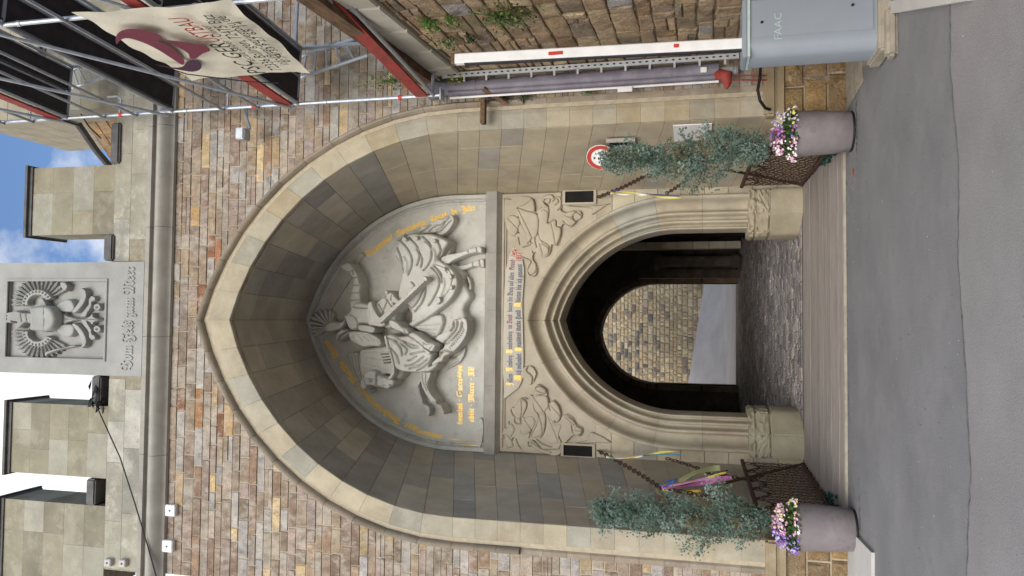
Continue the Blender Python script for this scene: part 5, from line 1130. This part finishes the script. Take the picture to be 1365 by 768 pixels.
while z < 4.42:
    h = random.uniform(.15, .26); h = min(h, 4.45-z); s = random.uniform(-.15, 0)
    while s < 5.6:
        w = random.uniform(.14, .46); jz = lambda: random.uniform(-.025, .025); g_ = .008
        q = [(s+g_, z+g_+jz()*.5), (s+w-g_, z+g_+jz()*.5), (s+w-g_+jz(), z+h-g_+jz()*.5), (s+g_+jz(), z+h-g_+jz()*.5)]
        if random.random() < .3 and h > .18:
            t = random.uniform(.35, .65); L_ = (q[0][0]+(q[3][0]-q[0][0])*t, q[0][1]+(q[3][1]-q[0][1])*t); R_ = (q[1][0]+(q[2][0]-q[1][0])*t, q[1][1]+(q[2][1]-q[1][1])*t)
            rs_ += [[q[0], q[1], (R_[0], R_[1]-.006), (L_[0], L_[1]-.006)], [(L_[0], L_[1]+.006), (R_[0], R_[1]+.006), q[2], q[3]]]
        else: rs_.append(q)
        s += w
    z += h
for k, q in enumerate(rs_):
    o = random.uniform(-.004, .012); cc = jit(pick(RET), .14, .04)
    B_ = mb(); f = [wp(s, zz, o) for s, zz in q]; ce = sum(f, Vector())/4
    # uneven hewn face: inner ring and middle point stand proud
    ring = [p.lerp(ce, .2)+WN*random.uniform(.003, .012) for p in f]; edge = [p.lerp(ce, .02) for p in f]; back = [p-WN*.12 for p in f]
    mid = ce+WN*random.uniform(.0, .02)
    B_.add(edge+ring+back+[mid], [(i, (i+1) % 4, (i+1) % 4+4, i+4) for i in range(4)]+[(i+4, (i+1) % 4+4, 12) for i in range(4)]+[(i, i+8, (i+1) % 4+8, (i+1) % 4) for i in range(4)], cc)
    B_.build('stone', M['retain'], core)
s = -.1
while s < 5.6:
    w = random.uniform(.45, .8); B_ = mb(); q = [wp(s+.006, 4.46, .05), wp(s+w-.006, 4.46, .05), wp(s+w-.006, 4.79, .05), wp(s+.006, 4.79, .05)]
    B_.stone(q, WN, .5, .02, jit(c(176, 170, 156), .1), .008); B_.build('coping_stone', M['ashlar'], rw); s += w
b = mb(); q = [wp(.15, 4.8, .14), wp(4.6, 4.8, .14), wp(4.6, 4.8, -.02), wp(.15, 4.8, -.02)]; b.add([tuple(p) for p in q]+[(p.x, p.y, 4.98+random.uniform(-.01, .01)) for p in q], [(3, 2, 1, 0), (4, 5, 6, 7), (0, 1, 5, 4), (1, 2, 6, 5), (2, 3, 7, 6), (3, 0, 4, 7)])
b.build('timber_beam', M['timber'], label='old brown timber beam lying along the top of the retaining wall', cat='beam')
# plants in the joints
def weed(ctr, n, spread, lab, seed, col=c(86, 118, 52), flower=None, droop=.0, name='wall_weed', leaf=.02):
    rnd = random.Random(seed); t = mb(); ctr = Vector(ctr)
    for k in range(n):
        d = Vector((rnd.gauss(0, 1)*spread[0], rnd.gauss(0, 1)*spread[1], rnd.gauss(0, 1)*spread[2]-abs(rnd.gauss(0, 1))*droop)); p = ctr+d; v = rnd.uniform(.6, 1.35)
        if k % 6 == 0: t.tube([ctr+Vector((0, 0, -.02)), ctr+d*.5+Vector((0, 0, .03)), p], .003, 3, (col[0]*.7, col[1]*.7, col[2]*.7, 1), cap=False)
        leafdab(t, p, leaf*rnd.uniform(.6, 1.4), (col[0]*v, col[1]*v, col[2]*v, 1))
    if flower:
        for k in range(n//5):
            p = ctr+Vector((rnd.gauss(0, 1)*spread[0], rnd.gauss(0, 1)*spread[1]-.04, rnd.gauss(0, 1)*spread[2]))
            for j in range(3): leafdab(t, p, .012, flower)
    t.build(name, M['leaf'], label=lab, cat='plant', kind=None)
rwp = lambda x, y, o=.06: PV(x, y, WA, WB)+WN*o
weed(rwp(606, 95), 130, (.05, .06, .10), 'yellow-flowering tuft growing at the wall corner beside the boom tip', 11, c(120, 130, 50), c(226, 204, 60))
weed(rwp(664, 14), 320, (.05, .13, .13), 'thick green fern tuft high on the retaining wall', 12, c(74, 96, 46), droop=.06)
weed(rwp(572, 24), 120, (.03, .07, .06), 'small green tuft in a joint under the coping of the retaining wall', 13)
weed(rwp(600, 20), 90, (.03, .06, .05), 'second small green tuft in a wall joint, nearer the fern tuft', 14, c(96, 120, 60))
weed(rwp(598, 50), 110, (.03, .08, .05), 'pale green creeping tuft on the retaining wall above the yellow flowers', 15, c(112, 124, 84))
weed(rwp(628, 45), 80, (.02, .06, .04), 'dark green tuft in a deep joint of the retaining wall', 16, c(60, 76, 44))
weed(P(516, 108, 8.7), 160, (.05, .05, .17), 'green plant hanging over the scaffold board beside the arch', 17, c(84, 108, 52), droop=.06)
weed(rwp(690, 10), 120, (.04, .1, .08), 'brownish green moss tuft right beside the fern tuft on the wall', 20, c(92, 92, 54))
weed(P(700, 129, 9.12), 90, (.03, .02, .10), 'dark moss at the left side of the lavender grey downpipe', 18, c(58, 70, 40), leaf=.014)
weed(P(782, 123, 9.12), 60, (.02, .02, .05), 'small green tuft beside the downpipe above the small white plate', 19, c(80, 104, 52), leaf=.014)
weed(P(665, 130, 9.12), 90, (.03, .02, .12), 'dark creeping moss under the wooden peg by the downpipe', 21, c(54, 62, 40), leaf=.014)
# pipes in the corner
dp = empty('downpipe', 'lavender grey downpipe in the corner between gatehouse and retaining wall', 'downpipe', (2.85, 9.08, 1.2))
pt, pb_ = P(590, 118, 9.06), P(958, 96, 9.06); px_ = (pt.x+pb_.x)/2
mb().tube([(px_+.01, 9.06, pb_.z), (px_, 9.06, pt.z)], .088, 16).build('pipe', M['duct'], dp, smooth=True)
mb().tube([(px_-.075, 9.02, pb_.z), (px_-.075, 9.02, pt.z-.1)], .04, 10).build('side_pipe', M['duct'], dp, smooth=True)
for x in (632, 893):
    zc_ = P(x, 110, 9.0).z; mb().tube([(px_, 9.06, zc_-.02), (px_, 9.06, zc_+.02)], .094, 16).build('collar', M['duct'], dp, smooth=True)
mb().lathe([(.089, 0), (.13, .10), (.14, .16), (.1, .17)], (px_, 9.06, pt.z), 18).build('funnel', M['duct'], dp, smooth=True)
p = P(938, 93, 8.96); mb().box((p.x-.03, 8.955, p.z-.035), (p.x+.03, 8.972, p.z+.035), bev=.004).build('white_label', M['whitepaint'], dp)
mb().tube([(px_-.14, 8.98, P(958, 110, 8.98).z), (px_-.145, 8.98, P(600, 128, 8.98).z)], .014, 8).build('thin_conduit', M['whitepaint'], label='thin white conduit running down beside the lavender grey downpipe', cat='conduit')
p = P(833, 119, 8.95); mb().box((p.x-.03, 8.945, p.z-.085), (p.x+.03, 8.96, p.z+.085), bev=.003).build('small_plate', M['whitepaint'], label='small white plate fixed to the thin conduit', cat='plate')
ct = empty('cable_ladder', 'perforated aluminium cable ladder rising beside the downpipe', 'cable ladder', (3.0, 9.0, 1.2))
za, ze = P(985, 80, 8.95).z, P(590, 105, 8.95).z; xl = P(790, 88, 8.95).x
b = mb().box((xl-.03, 8.93, za), (xl+.03, 8.955, ze)); 
b.build('rail', M['alu'], ct); mb().box((xl-.12, 9.1, za), (xl-.07, 9.12, ze)).build('rail', M['alu'], ct)
for k in range(12): zr = za+.15+k*.28; mb().box((xl-.085, 8.94, zr-.012), (xl-.02, 8.965, zr+.012)).build('rung', M['alu'], ct)
zz = za+.05; hb = mb()
while zz < ze-.05:
    hb.box((xl-.006, 8.926, zz-.015), (xl+.008, 8.93, zz+.015)); zz += .075
hb.build('perforations', M['dark'], ct, kind='stuff')  # dark plates painted as the shade in the rail's holes
vv = empty('red_valve', 'rusty red pipe elbow and valve at the foot of the downpipe', 'valve', P(967, 104, 8.95))
p = P(967, 98, 8.95)
mb().tube([(p.x+.0, 9.05, p.z+.1), (p.x, 8.98, p.z+.05), (p.x-.03, 8.93, p.z)], [.06, .06, .05], 12).build('elbow', M['redboard'], vv, smooth=True)
mb().tube([(p.x-.02, 8.93, p.z+.05), (p.x-.04, 8.92, p.z-.01), (p.x-.12, 8.91, p.z-.02), (p.x-.19, 8.9, p.z-.01)], [.06, .075, .05, .015], 12).build('spout', M['redboard'], vv, smooth=True)
mb().lathe([(.05, 0), (.065, .01), (.05, .02), (.065, .03), (.05, .04), (.06, .06)], (p.x+.03, 8.95, p.z-.14), 14).build('ribbed_collar', M['galv'], vv)
for k in range(2): mb().tube([(p.x-.03-.05*k, 8.94, p.z-.08), (p.x-.05-.05*k, 8.96, P(1022, 110, 9).z)], .009, 5).build('thin_pipe', M['redboard'], vv)
hp_ = [P(1000, 86, 8.9), P(1012, 84, 8.9), P(1019, 92, 8.85), P(1013, 104, 8.85), P(1010, 120, 8.85), P(1013, 134, 8.87), P(1020, 144, 8.95), P(1026, 146, 9.05)]
hs = [Vector(q) for q in hp_]; hs[0] = P(1024, 84, 8.95); hs[1] = P(1014, 86, 8.9)
mb().tube([hs[0], hs[1]]+hs[3:], .018, 8).build('black_hose', M['rubber'], label='black rubber hose looping over the plinth beside the barrier', cat='hose')
p = P(646, 152, 9.1)
mb().box((p.x-.14, 9.0, p.z-.03), (p.x+.17, 9.09, p.z+.03), bev=.006).build('wooden_peg', M['timber'], label='short brown timber peg fixed across the hood mould by the downpipe', cat='peg')
q = P(662, 132, 9.1); mb().tube([(q.x+.1, 8.98, q.z+.14), (q.x-.06, 9.1, q.z-.12)], .035, 6).build('wooden_strut', M['timber'], label='slanting brown timber strut between downpipe and arch', cat='strut')

# ================================================================ SCAFFOLD ON THE WALL
S1, S2 = Vector((2.68, 8.75, 0)), Vector((2.87, 6.18, 0)); SD = (S2-S1).normalized(); SI = Vector((-SD.y, SD.x, 0)); SI = SI if SI.x > 0 else -SI
sp = lambda t, z, o=0: S1+(S2-S1)*t+SI*o+Vector((0, 0, z))
lev = [P(x, 143, 8.75).z for x in (572, 392, 226, 86)]; lev.append(lev[-1]+2)
sc = empty('scaffold', 'galvanised steel scaffold with dark decks standing on the retaining wall', 'scaffold', (2.68, 8.75, 4.8))
def pole(a, e, r=.024, name='tube', m='galv'): mb().tube([a, e], r, 8).build(name, M[m], sc, smooth=True)
for t in (0, 1, 2):
    for o in (0, .73):
        pole(sp(t, 4.62 if o == 0 and t == 0 else 4.82, o), sp(t, 13.4, o), .0245, 'standard')
        if t < 2: mb().box(tuple(sp(t, 4.6 if o == 0 and t == 0 else 4.79, o)-Vector((.07, .07, 0))), tuple(sp(t, 4.62 if o == 0 and t == 0 else 4.82, o)+Vector((.07, .07, 0)))).build('base_plate', M['galv'], sc)
        for k in range(8):
            z_ = lev[0]+.35+k; 
            if t < 2: mb().tube([sp(t, z_, o), sp(t, z_+.045, o)], .031, 8).build('collar_mark', M['red'] if k % 2 == 0 else M['galv'], sc)
for li, L in enumerate(lev):
    for t in (0, 1, 2): pole(sp(t, L-.04, 0), sp(t, L-.04, .73), .024, 'transom')
    for t in (0, 1):
        for o in (0, .73): pole(sp(t, L-.06, o), sp(t+1, L-.06, o), .022, 'ledger')
        for j in range(2 if li else 0):
            o0 = .04+j*.34; a = [sp(t+.01, L, o0), sp(t+.99, L, o0), sp(t+.99, L, o0+.31), sp(t+.01, L, o0+.31)]
            mb().add([tuple(p-Vector((0, 0, .05))) for p in a]+[tuple(p) for p in a], [(3, 2, 1, 0), (4, 5, 6, 7), (0, 1, 5, 4), (1, 2, 6, 5), (2, 3, 7, 6), (3, 0, 4, 7)]).build('deck_board', M['deck'], sc)
            for e in (o0, o0+.29):
                a = [sp(t+.01, L-.075, e), sp(t+.99, L-.075, e), sp(t+.99, L-.075, e+.02), sp(t+.01, L-.075, e+.02)]
                mb().add([tuple(p) for p in a]+[tuple(p+Vector((0, 0, .09))) for p in a], [(3, 2, 1, 0), (4, 5, 6, 7), (0, 1, 5, 4), (1, 2, 6, 5), (2, 3, 7, 6), (3, 0, 4, 7)]).build('deck_edge', M['darksteel'] if e == o0 else M['galv'], sc)
        if li in (0, 1, 3):
            a = [sp(t+.02, L, -.03), sp(t+.98, L, -.03), sp(t+.98, L, -.005), sp(t+.02, L, -.005)]
            mb().add([tuple(p) for p in a]+[tuple(p+Vector((0, 0, .15))) for p in a], [(3, 2, 1, 0), (4, 5, 6, 7), (0, 1, 5, 4), (1, 2, 6, 5), (2, 3, 7, 6), (3, 0, 4, 7)]).build('toe_board', M['redboard'], sc)
        if li > 0:
            for hh_ in (.5, 1.0): pole(sp(t, L+hh_, -.03), sp(t+1, L+hh_, -.03), .019, 'guard_rail')
        if li in (1, 2, 3): pole(sp(t, L+.02, -.05), sp(t+1, L+1.95, -.05), .021, 'brace')
for z_ in (lev[1]+.02, ): pole(sp(0, z_, -.05), sp(0, z_, -.05)+Vector((2.2, .1, 0)), .026, 'long_transom')
def lattice(pts, Y):
    (a, b_, c_, d_) = [P(x, y, Y) for x, y in pts]
    pole(a, b_, .022, 'lattice_chord', 'alu'); pole(c_, d_, .022, 'lattice_chord', 'alu')
    for k in range(1, 6): t = k/6; pole(a.lerp(b_, t), c_.lerp(d_, t), .014, 'lattice_rung', 'alu')
lattice([(397, 77), (472, 52), (384, 109), (490, 74)], 8.95); lattice([(84, 97), (124, 84), (82, 122), (150, 100)], 8.95)
for (x, y) in ((303, 118), (40, 105), (160, 112)):
    p = P(x, 143, 8.75); q = sp(0, p.z, 0); mb().tube([q, q+SI*.22, q+SI*.26+Vector((0, 0, .06)), q+SI*.26+Vector((0, 0, .22))], .015, 6).build('gate_hook', M['galv'], sc)
# banner hung between the standards
bn = empty('scaffold_banner', 'cream advertising banner of a scaffolding firm hung on the scaffold', 'banner', sp(.5, 6.3, -.08))
OA, OB = S1+SI*-.08, S2+SI*-.08
bp = lambda x, y, o=0: PV(x, y, OA, OB)-SI*o
cq = [bp(256, 108), bp(414, 94), bp(305, 1), bp(95, 17)]      # far top, far bottom, near bottom, near top
b = mb(); rows = []; n = 40
for i in range(n+1):
    u = i/n; a, e = cq[0].lerp(cq[3], u), cq[1].lerp(cq[2], u); row = []
    for j in range(19): v = j/18; p = a.lerp(e, v)+SI*(.016*math.sin(u*9+v*4)+.012*math.sin(v*11+u*3)+.008*math.sin(u*31+v*17)*(1-v)+.008*math.sin(u*23-v*27)*v); row.append(tuple(p))
    rows.append(row)
b.strip(rows); b.build('sheet', M['banner'], bn, smooth='all')
def ban_text(key, p0, p1, h, m, name):
    a, e = bp(*p0, .06), bp(*p1, .06); d = (e-a); L = d.length; d.normalize(); nn = (SI.cross(d)); nn = nn if nn.z > 0 else -nn
    b = mb(); lay_text(b, key, lambda s, t, z: tuple(a+d*s+nn*t), h, L); b.build(name, m, bn, kind='stuff')
ban_text('psc', (355, 90), (299, 49), .20, M['black'], 'firm_name'); ban_text('psc2', (296, 47), (247, 14), .20, M['redprint'], 'firm_name')
ban_text('l1', (345, 77), (277, 25), .10, M['black'], 'small_print'); ban_text('l2', (377, 86), (282, 11), .135, M['black'], 'address_line')
ban_text('l3', (386, 79), (300, 13), .12, M['black'], 'web_line'); ban_text('l4', (389, 75), (322, 20), .09, M['black'], 'phone_line')
def ban_shape(pts, m, name, o=.055):
    q = [bp(x, y, o) for x, y in smooth_path(pts, 3, True)]; tr = tessellate_polygon([[Vector((-(p-OA).dot(SD), p.z, 0)) for p in q]]); mb().add([tuple(p) for p in q], [tuple(t) for t in tr]).build(name, m, bn)
ban_shape([(156, 52), (155, 42), (162, 34), (178, 31), (198, 34), (212, 39), (217, 44), (209, 47), (222, 52), (236, 62), (246, 73), (244, 80), (232, 73), (212, 60), (192, 50), (172, 44), (162, 46)], M['maroon'], 'logo_sweep')
ban_shape([(222, 47), (240, 48), (262, 52), (274, 54), (281, 60), (270, 65), (262, 71), (254, 71), (251, 64), (238, 56)], M['maroon'], 'logo_figure', .056)
ban_shape([(206, 79), (230, 83), (244, 82), (250, 75), (260, 73), (269, 79), (267, 86), (257, 89), (242, 87), (222, 83)], M['plum'], 'logo_head', .057)
cbp = [bp(x, y, .06) for x, y in ((222, 83), (250, 92), (290, 97), (330, 102), (372, 104))]
mb().tube(cbp, .006, 5).build('banner_cord', M['rubber'], bn)
# ================================================================ SMALL FITTINGS ON THE GATEHOUSE
fl = empty('floodlight', 'small grey floodlight on a bracket below the scaffold at upper right', 'floodlight', P(328, 150, 9.1))
p0, p1 = P(325, 144, 9.15), P(333, 172, 8.85)
mb().tube([p0, P(329, 158, 8.95), p1], .02, 7).build('arm', M['galv'], fl)
p = P(325, 178, 8.82)
mb().box((p.x-.09, 8.74, p.z-.05), (p.x+.06, 8.9, p.z+.075), bev=.012).build('lamp_body', M['galv'], fl); mb().box((p.x-.08, 8.732, p.z-.035), (p.x+.05, 8.741, p.z+.06)).build('lamp_glass', M['glass'], fl)
for (x, y, s, lab) in ((227.5, 680.5, .075, 'white square box on the rubble wall, farther from the wall edge'), (223.5, 728, .078, 'white square box on the rubble wall, nearest the left wall edge'), (144, 750, .05, 'small pale square box on the parapet, the upper of two'), (163.5, 751, .05, 'small pale square box on the parapet, the lower of two')):
    p = P(x, y, 9.15); t = empty('wall_box', lab, 'wall box', p, 'square boxes on the gatehouse wall')
    mb().box((p.x-s, 9.13, p.z-s), (p.x+s, 9.21, p.z+s), bev=.008).build('casing', M['whitepaint'] if s > .06 else M['slab'], t)
    mb().tube([(p.x, 9.132, p.z), (p.x, 9.122, p.z)], .012, 8).build('sensor', M['rubber'], t)
cb_ = [P(128, 540, 9.1), P(160, 610, 9.0), P(180, 672, 9.0), P(196, 725, 9.0), P(210, 775, 9.05)]
mb().tube(cb_, .009, 5).build('overhead_cable', M['rubber'], label='thin black cable slanting down across the parapet to the left', cat='cable')
cl = mb(); p = P(128, 528, 9.1)
for k in range(16):
    q = p+Vector((random.uniform(-.2, .16), random.uniform(-.05, .1), random.uniform(-.02, .1))); s = [q+Vector((random.uniform(-.09, .09), random.uniform(-.05, .05), random.uniform(-.05, .06))) for _ in range(4)]; cl.add([tuple(v) for v in s], [(0, 1, 2), (0, 2, 3), (0, 1, 3), (1, 2, 3)])
cl.build('dark_cloth', M['rubber'], label='crumpled dark cloth lying on the crenel left of the eagle plaque', cat='cloth')
p = P(128, 190, 9.1); b = mb().tube([P(135, 185, 8.95), P(118, 168, 8.85), P(108, 152, 8.8)], .01, 5); b.build('sill_cable', M['rubber'], label='short black cable rising from the right crenel sill to the scaffold', cat='cable')

db = mb(); rd = random.Random(9)
for k in range(700):
    if k % 2: x, y = rd.choice([PLX, PRX])+rd.gauss(0, .2), PYY-.22-abs(rd.gauss(0, .06))
    else: x, y = rd.uniform(-2.9, 2.5), 9.2-abs(rd.gauss(0, .035))
    r = rd.uniform(.004, .011); v = rd.uniform(.5, 1.3); an = rd.uniform(0, 3); cx, sy = math.cos(an)*r, math.sin(an)*r
    db.add([(x-cx, y-sy, .005), (x+sy, y-cx, .006), (x+cx, y+sy, .005), (x-sy, y+cx, .009)], [(0, 1, 2, 3)], (.11*v, .085*v, .055*v, 1))
db.build('fallen_needles', M['leaf'], kind='stuff', label='dry needles and soil crumbs fallen round the pots and along the bridge edge', cat='litter')
# ================================================================ GROUND DETAILS
g = [G(1133, 735), G(1136, 706), G(1166, 737), G(1166, 780), G(1131, 780)]; g = [Vector((q.x, min(q.y, 9.13), 0)) for q in g]
b = mb(); n = len(g); b.add([(q.x, q.y, .0) for q in g]+[(q.x, q.y, .03) for q in g], [tuple(range(n, 2*n))]+[(i, (i+1) % n, (i+1) % n+n, i+n) for i in range(n)])
b.build('corner_slab', M['slab'], kind='structure')
kz = [G(1262, -4), G(1192, 10)]; 
b = mb(); d = (kz[1]-kz[0]).normalized(); nn = Vector((d.y, -d.x, 0))*.05; q = [kz[0]-nn-d*.6, kz[1]-nn, kz[1]+nn, kz[0]+nn-d*.6]
b.add([(p.x, p.y, 0) for p in q]+[(p.x, p.y, .05) for p in q], [(4, 5, 6, 7), (0, 1, 5, 4), (1, 2, 6, 5), (2, 3, 7, 6), (3, 0, 4, 7)]); b.build('kerb', M['slab'], kind='structure')
b = mb().add([tuple(G(x, y)+Vector((0, 0, .004))) for x, y in ((1128, 150), (1140, 128), (1152, 108), (1150, 90), (1160, 84), (1166, 72), (1120, 70), (1120, 148))], [tuple(range(8))]); b.build('concrete_apron', M['concrete'], kind='structure')
p = G(1138, 229); mb().add([tuple(p+Vector(v)) for v in ((-.06, 0, .012), (0, -.02, .006), (.06, .01, .014), (.01, .025, .01))], [(0, 1, 2, 3)], c(150, 84, 44)).build('dry_leaf', M['leaf'], label='single brown leaf lying on the asphalt near the right pot', cat='leaf')
for (x, y, sx, lab) in ((-2.1, 9.35, 1, 'dark green netting bunched at the bottom of the left chain railing'), (1.93, 9.4, -1, 'dark green netting bunched at the bottom of the right chain railing')):
    b = mb()
    for k in range(26):
        q = Vector((x+random.uniform(-.05, .07), y+random.uniform(0, .6), .05+random.uniform(0, .1))); s = [q+Vector((random.uniform(-.05, .05), random.uniform(-.08, .08), random.uniform(-.03, .05))) for _ in range(4)]; b.add([tuple(v) for v in s], [(0, 1, 2), (0, 2, 3)])
    b.build('green_netting', M['green'], label=lab, cat='netting')
